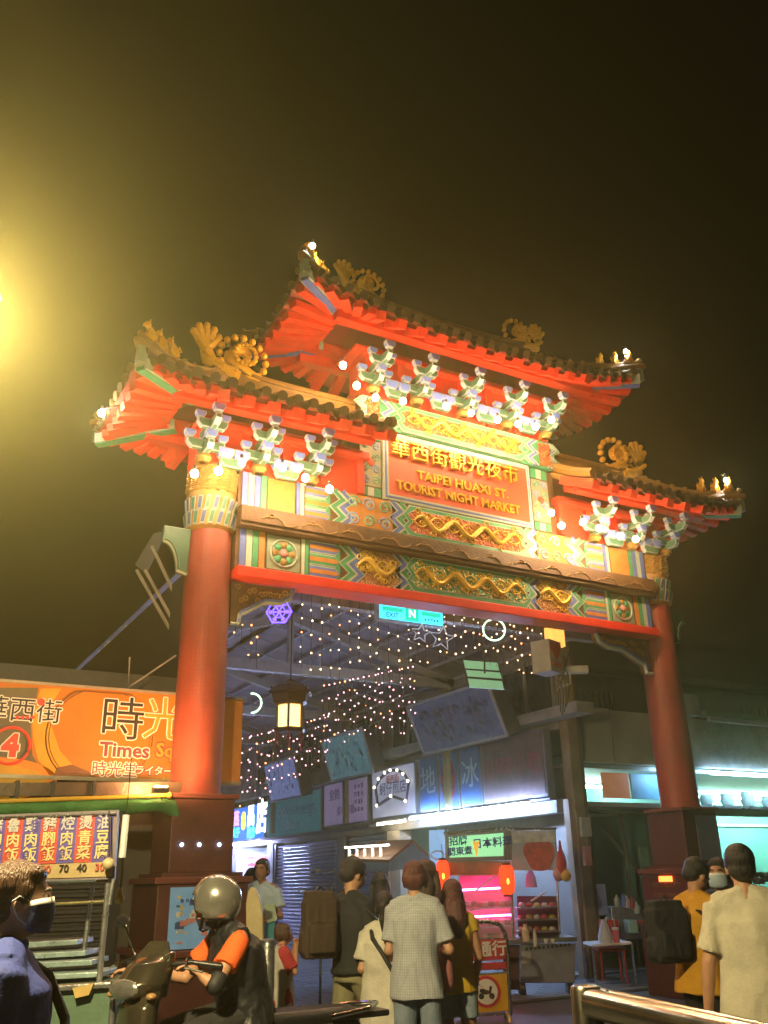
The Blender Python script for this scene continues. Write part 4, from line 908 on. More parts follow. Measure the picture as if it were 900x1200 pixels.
for x, w_ in ((8.6, .06), (9.5, .05), (10.15, .06), (10.9, .05)): rp('glazing_post', M('post_grey', (.2, .22, .22), .5), x, x + w_, 3.75, 3.82, 0, 2.6)
mb = MB(); mb.bar((8.9, 3.9, 2.5), (10.3, 3.9, 1.2), .05, .05); mb.build('diagonal_brace', MATS['post_grey'], rbd)
rp('door_panel', M('pale_teal_door', (.4, .6, .58), .5), 10.3, 10.75, 4.2, 4.25, 0, 2.0); rp('tiled_wall', M('stained_tiles', (.3, .3, .26), .4, var=.5, scale=6), 9.2, 10.3, 5.6, 5.65, .9, 1.75)
rp('gutter_pipe', M('gutter_green', (.10, .2, .12), .5), 11, 24, 2.7, 2.88, 4.34, 4.44); rp('gutter_pipe', M('gutter_white', (.4, .42, .42), .5), 11, 24, 2.6, 2.69, 4.22, 4.30); rp('ac_box', M('ac_casing', (.4, .4, .38), .5, dirt=.3), 10.3, 10.75, 2.6, 2.9, 4.3, 4.7)
rp('pipe_end', grey, 9.9, 10.25, 2.75, 2.9, 4.4, 4.5)
tube_light((11.0, 2.8, 3.27), (13.3, 2.8, 3.27), 'bright bluish tube light right of the right column', .03, m=M('front_tube', (1, 1, 1), emit=42, ecol=(.45, .75, 1), var=0, bump=0))
tube_light((9.8, 2.95, 3.2), (10.35, 2.95, 3.2), 'half-hidden tube light just left of the right column', m=MATS['front_tube'])
tube_light((14.5, 6.4, 3.2), (18.5, 6.4, 3.2), 'greenish tube light deep inside the eatery', m=M('green_tube', (1, 1, 1), emit=130, ecol=(.5, 1, .85), var=0, bump=0))
tube_light((9.0, 5.2, 3.2), (10.4, 5.2, 3.2), 'tube light over the folding table inside the eatery', m=M('mint_tube', (1, 1, 1), emit=90, ecol=(.6, 1, .9), var=0, bump=0))
db = thing('dark_apartment_block', 'dark unlit block rising behind the eatery on the right', 'building', (16, 10, 0)); dkw = M('night_facade', (.10, .14, .15), .7, var=.2, dirt=.3)
mb = MB(); mb.span(9.5, 40, 10, 18, 0, 6.9); mb.build('wall', dkw, db); mb = MB(); mb.span(9.3, 40, 9.7, 18.2, 6.9, 7.1); mb.build('parapet', M('night_parapet', (.07, .09, .1), .7), db)
for x in (14.2, 17.5, 21, 25):
    mb = MB(); mb.span(x, x + 1.4, 9.93, 10.0, 5.4, 6.4); f = mb.build('window', M('night_window', (.05, .06, .065), .4), db)
    for k in range(7): mb = MB(); mb.span(x + .05 + k * .2, x + .08 + k * .2, 9.86, 9.92, 5.4, 6.4); mb.build('grille_bar', M('grille_grey', (.16, .18, .18), .5), f)
# ------------------------------------------------------------------ left side: shop wall, orange sign, awning, menu cart
lbd = thing('left_shop', 'dark low shop with a ribbed shutter behind the food cart on the left', 'shop', (-4, 1, 0))
mb = MB(); mb.span(-14, .05, 1.0, 1.2, 0, 3.8); mb.build('wall', M('dark_wall', (.08, .07, .06), .7, dirt=.3), lbd)
mb = MB(); mb.span(-14, .05, 1.2, 20, 3.55, 3.7); mb.build('flat_roof', MATS['dark_wall'], lbd)
src = None; dsl = M('dark_slat', (.11, .11, .125), .45, metal=.3, var=.2, dirt=.2)
for k in range(30):
    if not src: mb = MB(); mb.poly([(-6, .99, .02), (-6, .95, .035), (-6, .945, .065), (-6, .99, .08)], (5.35, 0, 0)); src = mb.build('shutter_slat', dsl, lbd)
    else: inst(src, lbd, (0, 0, k * .08))
mb = MB(); mb.span(-.62, -.52, .9, 1.0, 0, 2.5); mb.build('door_jamb', M('jamb_black', (.03, .03, .035), .5), lbd)
tb = thing('tall_dark_building', 'dark building rising out of sight behind the orange sign', 'building', (-8, 12, 0))
mb = MB(); mb.span(-30, -1.6, 12, 20, 0, 7.0); mb.build('wall', M('far_dark_wall', (.07, .065, .05), .8), tb)
for i in range(6):
    for j in range(2): mb = MB(); x = -14 + i * 2.1; mb.span(x, x + 1.1, 11.92, 12.0, 3.9 + j * 1.7, 5.0 + j * 1.7); mb.build('window', M('far_dark_window', (.03, .03, .03), .3), tb)

YS = .55
osign = thing('orange_shop_sign', 'wide orange signboard with a clock and coffee picture left of the left column', 'shop sign', (-2, YS, 2.55))
def fx_(u, v): return at(u, v, y=YS)
of = M('orange_face', (.44, .125, .008), .45, var=.12, scale=3, bump=0, emit=.05, ecol=(1, .34, .02))  # weak emission in face, end panel and prints stands in for lamplight
mb = MB(); mb.span(-5.6, .16, YS, YS + .14, 2.57, 3.50); mb.build('sign_face', of, osign)
mb = MB(); mb.span(-5.62, .66, YS - .02, YS + .16, 3.5, 3.53); mb.span(-5.62, .66, YS - .02, YS + .16, 2.53, 2.57); mb.build('sign_frame', M('aluminium_edge', (.4, .34, .25), .4, metal=.5), osign)
mb = MB(); mb.span(.17, .66, YS + .02, YS + .14, 2.57, 3.50); mb.build('end_panel', M('plain_orange_panel', (.42, .14, .03), .5, var=.12, emit=.04, ecol=(1, .3, .03)), osign)
def flat(name, pts, m, k): mb = MB(); mb.poly([Vector((p.x, YS - k * .003, p.z)) for p in pts], (0, .003, 0)); return mb.build(name, m, osign)
def circ(u, v, r, n=28, ry=None): 
    c = fx_(u, v); s_ = abs(fx_(u + 1, v).x - c.x); return [c + Vector((s_ * r * math.cos(a), 0, s_ * (ry or r) * math.sin(a))) for a in [2 * PI * q / n for q in range(n)]]
yel = M('print_yellow', (.5, .25, .015), .5, emit=.05, ecol=(1, .5, .02)); brn = M('print_brown', (.16, .06, .02), .5); org2 = M('print_deep_orange', (.6, .18, .02), .5, emit=.1, ecol=(1, .25, .01)); blk = M('print_black', (.02, .012, .01), .5); wht = M('print_white', (.75, .65, .5), .5, emit=.1, ecol=(1, .8, .5)); rd = M('print_red', (.6, .05, .03), .5, emit=.1, ecol=(1, .08, .03)); mar = M('print_maroon', (.2, .03, .06), .5)
flat('printed_cup', [fx_(u, v) for u, v in ((-20, 806), (45, 806), (36, 850), (38, 885), (54, 913), (-20, 913))], M('print_olive', (.13, .11, .06), .5), 1)
flat('printed_swirl', [fx_(u, v) for u, v in ((48, 807), (72, 807), (60, 825), (60, 850), (70, 880), (92, 904), (100, 912), (60, 912), (44, 890), (38, 862), (38, 835))], yel, 2)
flat('printed_rim', circ(-5, 912, 74, 40, 26), org2, 2); flat('printed_coffee', circ(-8, 916, 64, 40, 22), yel, 3)
mb = MB(); c = fx_(118, 862); s_ = .0098
for r_, th_ in ((58, .007), (55, .004)): mb.tube([Vector((c.x + r_ * s_ * math.cos(a), YS - .008, min(3.47, max(2.6, c.z + r_ * .95 * s_ * math.sin(a))))) for a in [.9 + q * PI / 20 for q in range(36)]], th_, 5)
mb.build('printed_clock_rim', brn, osign)
for k, ch in enumerate(('10', '11', '12')): text('clock_numeral', ch, .12, M('numeral_ink', (.45, .16, .03), .5), osign, Vector((fx_(86 + k * 4, 876 - k * 20).x, YS - .006, fx_(86, 876 - k * 20).z)), X1 + ZV * .5, ZV - X1 * .5, .002)
flat('printed_shadow', [fx_(u, v) for u, v in ((62, 913), (66, 900), (84, 896), (104, 904), (116, 913))], brn, 4)
def st(s, size, u, v, m, bold=0., ou=None, font_sx=1.):
    p = fx_(u, v)
    if ou:
        for q in range(8): text('letter_outline', s, size, ou, osign, Vector((p.x + .012 * math.cos(q * PI / 4), YS - .012, p.z + .012 * math.sin(q * PI / 4))), X1, ZV, .001 + q * .0001, bold, sx=font_sx)
    text('lettering', s, size, m, osign, Vector((p.x, YS - .016, p.z)), X1, ZV, .003, bold, sx=font_sx)
st('時', .50, 143, 846, blk, 0, wht); st('光', .50, 192, 846, yel, 0, wht); st('Times', .21, 146, 880, mar, .006, wht, 1.05); st('Square', .21, 212, 881, yel, .006, mar)
st('時光堂', .165, 134, 903, mar, 0, wht); st('ライター', .105, 180, 904, wht, .002, mar)
st('華西街', .27, 26, 834, blk, 0, wht); st('4', .29, 12, 875, rd, .02, wht)
mb = MB(); c = fx_(12, 874); mb.tube([Vector((c.x + .185 * math.cos(a), YS - .02, c.z + .185 * math.sin(a))) for a in [q * PI / 16 for q in range(33)]], .016, 6, cap=False); mb.build('number_ring', rd, osign)
for k in range(4): flat('printed_dot', circ(20 + k * 6, 841, 2.2, 12), rd, 7)
flat('printed_seal', circ(48, 823, 4.5, 16), rd, 7)
up = thing('flood_light', 'small warm flood light at the foot of the left column above the gutter', 'lamp', at(190, 930, y=-.55)); c = at(188, 926, y=-.62)
mb = MB(); mb.bar(c - X1 * .07, c + X1 * .07, .09, .05); mb.build('lamp_casing', black, up); mb = MB(); mb.bar(c - X1 * .055 + ZV * .03, c + X1 * .055 + ZV * .03, .06, .01); mb.build('lamp_glass', M('flood_glass', (1, .6, .3), emit=1800, ecol=(1, .45, .18), var=0, bump=0), up)
# dark gutter and folded awning
awn = thing('folded_awning', 'rolled green tarpaulin with a yellow pole under the orange sign', 'awning', at(100, 942, y=-.3)); tarp = M('green_tarp', (.05, .22, .06), .6, var=.3, scale=5, bump=.4)
a = at(-60, 948, y=-.3); b = at(186, 943, y=-.3); pts = [lerp(a, b, k / 14) + ZV * .012 * math.sin(k * 1.9) for k in range(15)]
mb = MB(); mb.tube(pts, [.075 + .012 * math.sin(k * 2.3) for k in range(15)], 12); mb.tube([pts[-1], pts[-1] + Vector((.12, 0, -.03)), pts[-1] + Vector((.2, 0, -.12))], [.075, .085, .03], 10); mb.build('tarpaulin', tarp, awn, True)
a = at(-60, 941, y=-.38); b = at(198, 932, y=-.38); mb = MB(); mb.tube([a, b], .02, 8); mb.ball(b, .035, 8); mb.build('yellow_pole', M('yellow_pole', (.6, .38, .04), .4), awn, True)
mb = MB(); a = at(-60, 926, y=.1); b = at(205, 924, y=.1); mb.bar(a, b, .5, .05); mb.bar(a - Vector((0, .26, .02)), b - Vector((0, .26, .02)), .04, .12); mb.build('gutter', M('gutter_brown', (.10, .07, .05), .4, metal=.4, dirt=.3), awn)
for u in (20, 62, 110): mb = MB(); p = at(u, 925, y=-.2); mb.span(p.x - .015, p.x + .015, p.y - .02, p.y + .3, p.z - .08, p.z + .08); mb.build('gutter_strap', black, awn)

cart = thing('rice_stall_cart', 'steel food cart with a rice menu board on the far left', 'food cart', at(70, 1040, d=5.9) * 1.0); cart.location.z = 0
DM = 5.9
mpur = M('menu_purple', (.10, .075, .34), .5, var=.15, scale=5); mred = M('menu_red', (.48, .07, .05), .5, var=.2, scale=5); mtan = M('menu_tan', (.42, .32, .16), .5, var=.2); mgold = M('menu_gold_ink', (.66, .54, .26), .5); mgrey = M('menu_pale_ink', (.5, .48, .5), .5)
def mt(u, v, k=0.): return at(u, v, d=DM - k)
plate('menu_board', [(-60, 957), (139, 949), (134, 1030), (-60, 1036)], DM, .03, M('menu_back', (.2, .17, .2), .4), cart)
pole('menu_rail', [(-60, 961), (136, 953)], DM - .02, .008, steel, cart)
names = ['豬腳麵', '魯肉飯', '雞肉飯', '豬腳飯', '焢肉飯', '燙青菜', '油豆腐']; prices = ['60', '30', '40', '80', '70', '40', '30']
tr = (mt(100, 1000) - mt(0, 1004)).normalized(); tz = ZV - tr * ZV.dot(tr); 
for i in range(7):
    u0 = -14 + i * 21.0; u1 = u0 + 21; sh = lambda v: -(v - 957) * .09
    mm = mpur if i % 2 == 0 else mred
    plate('menu_column', [(u0 + sh(959), 962 - i * .8 ), (u1 + sh(959), 961.2 - i * .8), (u1 + sh(1014), 1014 - i * .8), (u0 + sh(1014), 1015 - i * .8)], DM - .012, .01, mm, cart)
    for j, ch in enumerate(names[i]):
        v = 969 + j * 17.5 - i * .8; text('lettering', ch, .088, [mgrey, mgold, mgold][j], cart, mt((u0 + u1) / 2 + sh(v), v, .018), tr, tz, .002, .0015)
    text('lettering', prices[i], .062, blk if i % 3 else mred, cart, mt((u0 + u1) / 2 + sh(1021), 1021.5 - i * .8, .018), tr, tz, .002, .001)
plate('price_strip', [(-60, 1019), (133, 1009), (131, 1027), (-60, 1033)], DM - .008, .006, mtan, cart)
stp = M('galvanised', (.5, .53, .55), .3, metal=.85, var=.2, scale=10, dirt=.2)
pole('cart_post', [(148, 955), (143, 1005)], 5.9, .022, white, cart); pole('cart_post', [(127, 1035), (116, 1152)], 5.8, .018, stp, cart); pole('cart_post', [(108, 1038), (98, 1120)], 6.3, .016, stp, cart); pole('cart_post', [(133, 1030), (128, 1060)], 5.8, .012, stp, cart)
pole('cart_rail', [(-30, 1033), (112, 1030)], 6.1, .016, stp, cart); pole('cart_rail', [(-30, 1064), (128, 1056)], 5.9, .008, M('brass_rail', (.5, .42, .2), .3, metal=.8), cart)
for k, (v, u1) in enumerate(((1104, 90), (1117, 100), (1128, 108), (1142, 118), (1158, 122))):
    plate('shelf_tray', [(-30, v + 4), (u1, v - 3), (u1, v + 3), (-30, v + 11)], [6.4 - k * .15] * 4, .35, M('tray_steel', (.45, .6, .62), .3, metal=.6, var=.3, scale=14, dirt=.2), cart, bevel=.004)
plate('cart_body', [(-30, 1166), (128, 1156), (136, 1290), (-30, 1300)], 5.6, .8, M('cart_green', (.10, .17, .12), .45, dirt=.4), cart, bevel=.01); pole('cart_edge', [(-30, 1164), (130, 1154)], 5.58, .018, stp, cart); pole('cart_edge', [(133, 1160), (124, 1290)], 5.58, .018, stp, cart)
plate('folded_cloth', [(85, 1158), (110, 1152), (104, 1166), (88, 1170)], 5.55, .05, M('ochre_cloth', (.5, .36, .12), .7), cart)
t = thing('light_bulb_cover', 'small round yellowish lamp at the menu board corner', 'lamp', at(127, 1011, d=5.82)); mb = MB(); mb.ball(at(127, 1012, d=5.82), .035, 12); mb.build('globe', M('tan_globe', (.55, .45, .25), .4), t, True); pole('hanger', [(128, 1004), (128, 950)], 5.82, .005, black, t, 5)
t = thing('hanging_bulb', 'small pear-shaped yellow bulb hanging in front of the dark shutter', 'light bulb', at(140, 1052, d=6.4)); mb = MB(); c = at(140, 1052, d=6.4); mb.lathe([(.012, .06), (.018, .03), (.034, 0), (.03, -.025), (.01, -.04)], c, 12); mb.build('bulb', M('pear_yellow', (.5, .38, .12), .4), t, True); mb = MB(); mb.tube([c + ZV * .06, c + ZV * .9], .004, 5); mb.build('flex', black, t)
# poster on the left pedestal
po = thing('city_poster', 'blue illustrated poster on the left pedestal behind the scooter rider', 'poster', (-.1, -.48, .95)); yp = -.475
A_ = at(203, 1036, y=yp); B_ = at(243, 1035, y=yp); C_ = at(197, 1122, y=yp)
px0, px1, pz0, pz1 = A_.x - .02, B_.x + .12, max(.93, C_.z), 1.47
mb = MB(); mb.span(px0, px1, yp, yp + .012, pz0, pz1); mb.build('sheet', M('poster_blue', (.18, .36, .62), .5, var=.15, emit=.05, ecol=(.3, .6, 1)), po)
rnd = random.Random(11); pc = [M('poster_white', (.6, .66, .7), .5), M('poster_pink', (.6, .25, .25), .5), M('poster_yellow', (.6, .5, .25), .5), M('poster_navy', (.05, .1, .3), .5)]
for k in range(26):
    x = rnd.uniform(px0 + .03, px1 - .08); z = rnd.uniform(pz0 + .04, pz1 - .1); w_, h_ = rnd.uniform(.02, .09), rnd.uniform(.015, .07); mb = MB(); mb.span(x, x + w_, yp - .003 - k * .0002, yp, z, z + h_); mb.build('printed_block', pc[k % 4], po)
scribble('lettering', ((px0 + px1) / 2, yp - .008, pz1 - .12), X1, ZV, .3, .06, 6, 1, pc[3], po)
# steel braces behind the left column
br = thing('steel_braces', 'pale diagonal steel braces behind the left column', 'frame', at(190, 700, y=.5)); 
for (u0, v0, u1, v1) in ((160, 668, 206, 750), (178, 640, 208, 706), (170, 668, 209, 740)): pole('brace', [(u0, v0), (u1 + 6, v1 + 10)], [11.3, 11.4], .025, M('brace_paint', (.26, .24, .18), .5), br, 6)
plate('bracket_plate', [(158, 662), (180, 625), (196, 622), (172, 672)], 11.3, .04, M('brace_plate', (.05, .05, .04), .6), br)
mb = MB(); mb.tube([at(206, 768, y=.6), at(150, 806, y=.6), at(152, 770, y=.6)], .012, 5); mb.build('guy_wire', M('wire_grey', (.2, .19, .16), .5), br)

# ------------------------------------------------------------------ grill stall (pink-lit meat counter)
FD = 13.6
fc = thing('meat_stall', 'snack stall with a pink-lit meat display and a green Japanese food menu', 'food stall', at(600, 1170, d=FD)); fc.location.z = 0
darkst = M('stall_steel', (.25, .25, .29), .35, metal=.6, dirt=.3)
rect('counter_front', 610, 1106, 674, 1152, FD, .05, M('counter_grey', (.26, .27, .34), .4, metal=.4, var=.2, dirt=.3), fc, .01)
plate('counter_top', [(540, 1104), (676, 1098), (676, 1103), (540, 1110)], FD - .05, .9, darkst, fc); rect('counter_side', 590, 1108, 609, 1160, FD + .1, .1, maroon, fc)
for k in range(11): 
    c = at(617 + k * 5, 1112 - k * .5, d=FD - .012); mb = MB(); mb.box(c, (.025, .025, .035), Matrix.Rotation(TH, 3, 'Z')); mb.build('vent_hole', black, fc)
rect('paper_label', 611, 1115, 622, 1129, FD - .02, .01, M('label_grey', (.4, .4, .42), .5), fc)
for u in (612, 668): 
    c = at(u, 1163, d=FD + .1); mb = MB(); mb.tube([c - RV * .04, c + RV * .04], .13, 16); mb.build('wheel', black, fc, True)
for u in (524, 598): pole('stall_post', [(u, 972), (u + 3, 1106)], FD + .1, .018, stp, fc)
pole('stall_post', [(650, 972), (656, 1100)], FD + .3, .016, stp, fc); pole('stall_rail', [(520, 977), (600, 970)], FD, .02, steel, fc); pole('stall_rail', [(597, 972), (652, 971)], FD, .02, steel, fc)
mg = M('menu_green_lit', (.4, .8, .5), emit=.32, ecol=(.35, 1, .5), var=.1, bump=0)
plate('menu_frame', [(522, 979), (600, 972), (600, 1008), (523, 1010)], FD + .02, .05, darkst, fc); plate('menu_face', [(526, 981), (590, 976), (590, 1003), (527, 1005)], FD, .01, mg, fc)
dbp = M('deep_blue_print', (.02, .03, .35), .5)
for s_, u, v, z_ in (('日本料理', 577, 988, .145), ('招牌', 537, 986, .13), ('關東煮', 539, 998, .12)): text('lettering', s_, z_, dbp, fc, at(u, v, d=FD - .015), RV + ZV * .06, ZV, .003, .003)
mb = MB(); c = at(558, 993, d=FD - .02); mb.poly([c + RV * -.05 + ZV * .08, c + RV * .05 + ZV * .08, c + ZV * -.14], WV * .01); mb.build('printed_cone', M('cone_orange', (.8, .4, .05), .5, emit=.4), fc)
for i in range(28):
    u = 527 + i * 2.5; mb = MB(); mb.poly([at(u, 1011, d=FD - .02), at(u + 1.7, 1011, d=FD - .02), at(u + 1.7, 1023, d=FD), at(u, 1023, d=FD)], WV * .02); mb.build('bamboo_slip', M('bamboo', (.62, .36, .25), .6, var=.3), fc)
rect('price_strip_back', 524, 1009, 598, 1026, FD + .04, .02, M('straw_back', (.5, .3, .2), .6), fc)
# poster of meat
plate('picture_banner', [(598, 974), (650, 973), (653, 1020), (600, 1020)], FD + .03, .02, M('banner_pale', (.42, .54, .78), .45, var=.2, scale=4), fc)
c = at(632, 1002, d=FD - .0); mb = MB(); pts = [c + RV * (.21 * math.cos(a) * (1 + .15 * math.sin(3 * a))) + ZV * (.24 * math.sin(a) * (1 + .12 * math.cos(2 * a))) for a in [q * PI / 14 for q in range(28)]]; mb.poly(pts, WV * .01); mb.build('printed_meat', M('meat_print', (.5, .10, .10), .5, var=.5, scale=12), fc)
plate('plastic_fold', [(599, 974), (650, 973), (651, 986), (600, 988)], FD - .01, .01, M('plastic_film', (.6, .65, .75), .2, var=.4, scale=6), fc)
# glass display
gl = M('display_glass', (.9, .8, .85), .08, trans=.0, alpha=.25, var=0, bump=0)
plate('display_back', [(538, 1026), (600, 1024), (604, 1100), (540, 1104)], FD + .6, .04, M('display_red_wall', (.6, .12, .2), .5, emit=.04, ecol=(1, .05, .2)), fc)  # slight emission puts pink tube light into the wall itself
pkt = M('pink_tube', (1, .3, .7), emit=17, ecol=(1, .12, .5), var=0, bump=0)
for v in (1040, 1072): mb = MB(); mb.tube([at(542, v + 3, d=FD + .35), at(600, v, d=FD + .35)], .014, 6); mb.build('pink_tube', pkt, fc)
plate('display_glass', [(542, 1046), (598, 1040), (606, 1100), (538, 1104)], FD + .12, .01, gl, fc)
for v in (1062, 1084): plate('display_shelf', [(540, v + 4), (600, v), (600, v + 2), (540, v + 6)], FD + .2, .35, M('shelf_green', (.3, .45, .3), .4), fc)
rnd = random.Random(4); meat = [M('raw_meat', (.5, .08, .08), .35, var=.4, scale=20), M('pale_food', (.6, .45, .35), .4, var=.3, scale=20), M('dark_food', (.2, .08, .05), .4, var=.3)]
for k in range(26): 
    u = 543 + (k % 9) * 6.5; v = (1060, 1082, 1099)[k // 9 if k < 27 else 2] - rnd.random() * 2; mb = MB(); mb.ball(at(u, v, d=FD + .3), (.075, .06, .045), 8); mb.build('food_piece', meat[k % 3], fc, True)
# second case with trays
plate('case_back', [(606, 1050), (652, 1050), (656, 1098), (608, 1100)], FD + .6, .04, M('case_dark', (.12, .04, .05), .5), fc)
for j, v in enumerate((1060, 1074, 1088)):
    plate('case_shelf', [(606, v + 4), (654, v + 2), (654, v + 4), (606, v + 6)], FD + .1, .4, darkst, fc)
    for i in range(5): mb = MB(); c = at(611 + i * 9, v + .5, d=FD + .2); mb.ball(c, (.05, .05, .035), 8); mb.build('food_pack', [M('wrap_white', (.6, .55, .55), .3), M('wrap_red', (.5, .08, .1), .3), M('wrap_yellow', (.5, .45, .12), .3)][(i + j) % 3], fc, True)
for u, v, c_, s_ in ((616, 1094, (.65, .55, .4), 1), (627, 1100, (.6, .6, .55), .5)): mb = MB(); c = at(u, v, d=FD - .05); mb.lathe([(.05 * s_, -.1), (.055 * s_, -.02), (.05 * s_, .06), (.025 * s_, .08), (.03 * s_, .12)], c, 12); mb.build('jar', M('jar%d' % u, c_, .3), fc, True)
for u in (640, 648): mb = MB(); c = at(u, 1103, d=FD - .05); mb.lathe([(.02, -.03), (.03, 0), (.03, .03)], c, 10); mb.build('small_cup', white, fc, True)
pole('awning_arm', [(556, 1045), (586, 1022)], FD + .2, .012, white, fc); pole('awning_arm', [(640, 1045), (622, 1056)], FD + .2, .012, white, fc)
# hanging bags in the stall
t = thing('hanging_bags', 'red and yellow plastic bags hanging at the right side of the stall', 'bags', at(660, 1020, d=FD))
for u, v, c_, h_ in ((658, 1012, (.5, .06, .1), .28), (663, 1026, (.6, .4, .08), .12), (654, 1024, (.55, .3, .4), .15)): mb = MB(); c = at(u, v, d=FD); mb.ball(c, (.09, .05, h_ * .7), 10); mb.tube([c + ZV * h_ * .6, c + ZV * h_ * 1.1], [.03, .012], 6); mb.build('bag', M('bag%d' % u, c_, .4, var=.3), t, True)
t = thing('pink_bag', 'pink bag hanging inside the stall right of the paper lantern', 'bag', at(622, 1030, d=FD + .3)); mb = MB(); c = at(622, 1031, d=FD + .3); mb.tube([c + ZV * .14, c + ZV * .05, c - ZV * .1], [.02, .07, .09], 9); mb.build('bag_body', M('bag_pink', (.6, .25, .4), .4), t, True)
# paper lanterns
lred = M('lantern_red_paper', (.8, .05, .01), .5, emit=.8, ecol=(1, .05, .008), var=.1, bump=0); lhot = M('lantern_hot_spot', (1, .5, .1), emit=3, ecol=(1, .3, .03), var=0, bump=0)
for u, v, r_, label in ((594, 1031, .115, 'larger glowing red paper lantern at the middle of the meat stall'), (519, 1025, .10, 'glowing red paper lantern by the woman in yellow')):
    c = at(u, v, d=FD - .15); t = thing('paper_lantern', label, 'lantern', c, 0, 'red paper lanterns of the meat stall'); mb = MB()
    prof = [(.5, -.19), (.85, -.15), (1, -.05), (1, .05), (.85, .15), (.5, .19)]; n_ = 20; vs = []; fs = []
    for r0_, z_ in prof:
        for j in range(n_): a = 2 * PI * j / n_; q = r_ * r0_ * (1 if j % 2 else .95); vs.append(c + Vector((q * math.cos(a), q * math.sin(a), z_)))
    for i in range(len(prof) - 1):
        for j in range(n_): fs.append((i * n_ + j, i * n_ + (j + 1) % n_, (i + 1) * n_ + (j + 1) % n_, (i + 1) * n_ + j))
    mb.add(vs, fs); mb.build('paper_shade', lred, t); mb = MB(); mb.ball(c - WV * (r_ + .003) - ZV * .02, (.022, .01, .04), 8); mb.build('lamp_spot', lhot, t, True)  # glowing spot on the viewer side stands in for the bulb inside
    mb = MB(); mb.lathe([(r_ * .5, .19), (r_ * .5, .215)], c, 14); mb.lathe([(r_ * .5, -.215), (r_ * .5, -.19)], c, 14); mb.build('lantern_cap', black, t); mb = MB(); mb.tube([c + ZV * .21, c + ZV * .4], .005, 4); mb.build('cord', black, t)

# barrier with road signs
BD = 11.6
ba = thing('street_barrier', 'steel barrier with a red no-traffic panel and a yellow panel of round prohibition signs', 'barrier', at(560, 1195, d=BD)); ba.location.z = 0
tr_ = [(536, 1200), (534, 1120), (536, 1092), (542, 1083), (552, 1080), (574, 1080), (586, 1084), (592, 1094), (595, 1120), (598, 1190)]
pole('tube_frame', tr_[2:], BD, .024, steel, ba, 10); pole('tube_frame', [(500, 1196), (498, 1100), (504, 1085), (520, 1080), (552, 1080)], BD, .024, steel, ba, 10)
for v in (1102, 1136, 1142, 1190): pole('cross_rail', [(500, v + 3), (596, v - 2)], BD, .014, steel, ba)
plate('red_panel', [(502, 1105), (592, 1100), (593, 1124), (503, 1130)], BD - .02, .02, M('barrier_red', (.5, .03, .04), .4), ba); plate('red_panel', [(502, 1132), (593, 1127), (594, 1135), (503, 1140)], BD - .02, .02, MATS['barrier_red'], ba)
plate('yellow_panel', [(503, 1148), (594, 1141), (596, 1184), (504, 1192)], BD - .02, .02, M('barrier_yellow', (.7, .36, .02), .4), ba)
text('lettering', '禁止車通行', .17, M('sign_white', (.75, .72, .7), .5), ba, at(551, 1115, d=BD - .03), RV + ZV * .05, ZV, .003, .004)
for u in (539, 570):
    c = at(u, 1164 - (u - 539) * .06, d=BD - .03)
    def ring_pts(r_, k=0.): return [c - WV * k + RV * r_ * math.cos(a) + ZV * r_ * math.sin(a) for a in [q * PI / 14 for q in range(28)]]
    mb = MB(); mb.poly(ring_pts(.165), WV * .006); mb.build('prohibition_ring', MATS['barrier_red'], ba); mb = MB(); mb.poly(ring_pts(.13, .004), WV * .006); mb.build('sign_disc', MATS['sign_white'], ba)
    mb = MB(); q = c - WV * .007
    if u == 539: mb.box(q, (.001, .001, .001)); mb.poly([q + RV * a + ZV * b for a, b in ((-.09, -.05), (.09, -.05), (.09, .0), (.05, .05), (-.05, .05), (-.09, 0))], WV * .003)
    else:
        for a in (-.06, .06): mb.poly([q + RV * (a + .032 * math.cos(t_)) + ZV * (-.045 + .032 * math.sin(t_)) for t_ in [k * PI / 6 for k in range(12)]], WV * .003)
        mb.poly([q + RV * a + ZV * b for a, b in ((-.08, .0), (-.02, -.03), (.05, -.02), (.07, .05), (.04, .06), (.03, .01), (-.03, .03), (-.07, .03))], WV * .003)
    mb.build('pictogram', black, ba); mb = MB(); mb.bar(q + RV * -.09 + ZV * .09 - WV * .004, q + RV * .09 - ZV * .09 - WV * .004, .02, .004); mb.build('prohibition_bar', MATS['barrier_red'], ba)
for u in (520, 595): mb = MB(); c = at(u, 1196, d=BD); mb.tube([c + WV * math.cos(a) * .2 + ZV * (math.sin(a) * .13 - .06) for a in [PI * q / 10 for q in range(11)]], .022, 8); mb.build('foot_hoop', M('brass_foot', (.6, .45, .15), .3, metal=.8), ba, True)

# roofed snack cart
SD = 14.6
sc_ = thing('roofed_snack_cart', 'small glass snack cart with a brown pitched roof and pale blue gable', 'food cart', at(460, 1120, d=SD)); sc_.location.z = 0
brf = M('cart_roof_brown', (.25, .15, .09), .6, dirt=.3); gb = M('gable_blue', (.18, .42, .52), .5)
A0, A1, Rg0, Rg1 = at(404, 1009, d=SD + .35), at(456, 1011, d=SD - .45), at(446, 988, d=SD + .75), at(484, 987, d=SD - .05); E1 = at(502, 1004, d=SD + .1)
mb = MB(); mb.poly([A0, A1, Rg1, Rg0], ZV * .04); mb.build('roof_slope', brf, sc_); mb = MB(); mb.poly([Rg0, Rg1, E1, E1 + (Rg0 - Rg1)], ZV * .04); mb.build('roof_slope', brf, sc_)
mb = MB(); mb.poly([A1, Rg1 - ZV * .01, E1, E1 - ZV * .12, A1 - ZV * .12], WV * .03); mb.build('gable', gb, sc_); mb = MB(); mb.poly([A0 - ZV * .12, A1 - ZV * .12, A1, A0], WV * .03); mb.build('fascia', M('fascia_blue', (.2, .3, .45), .5), sc_)
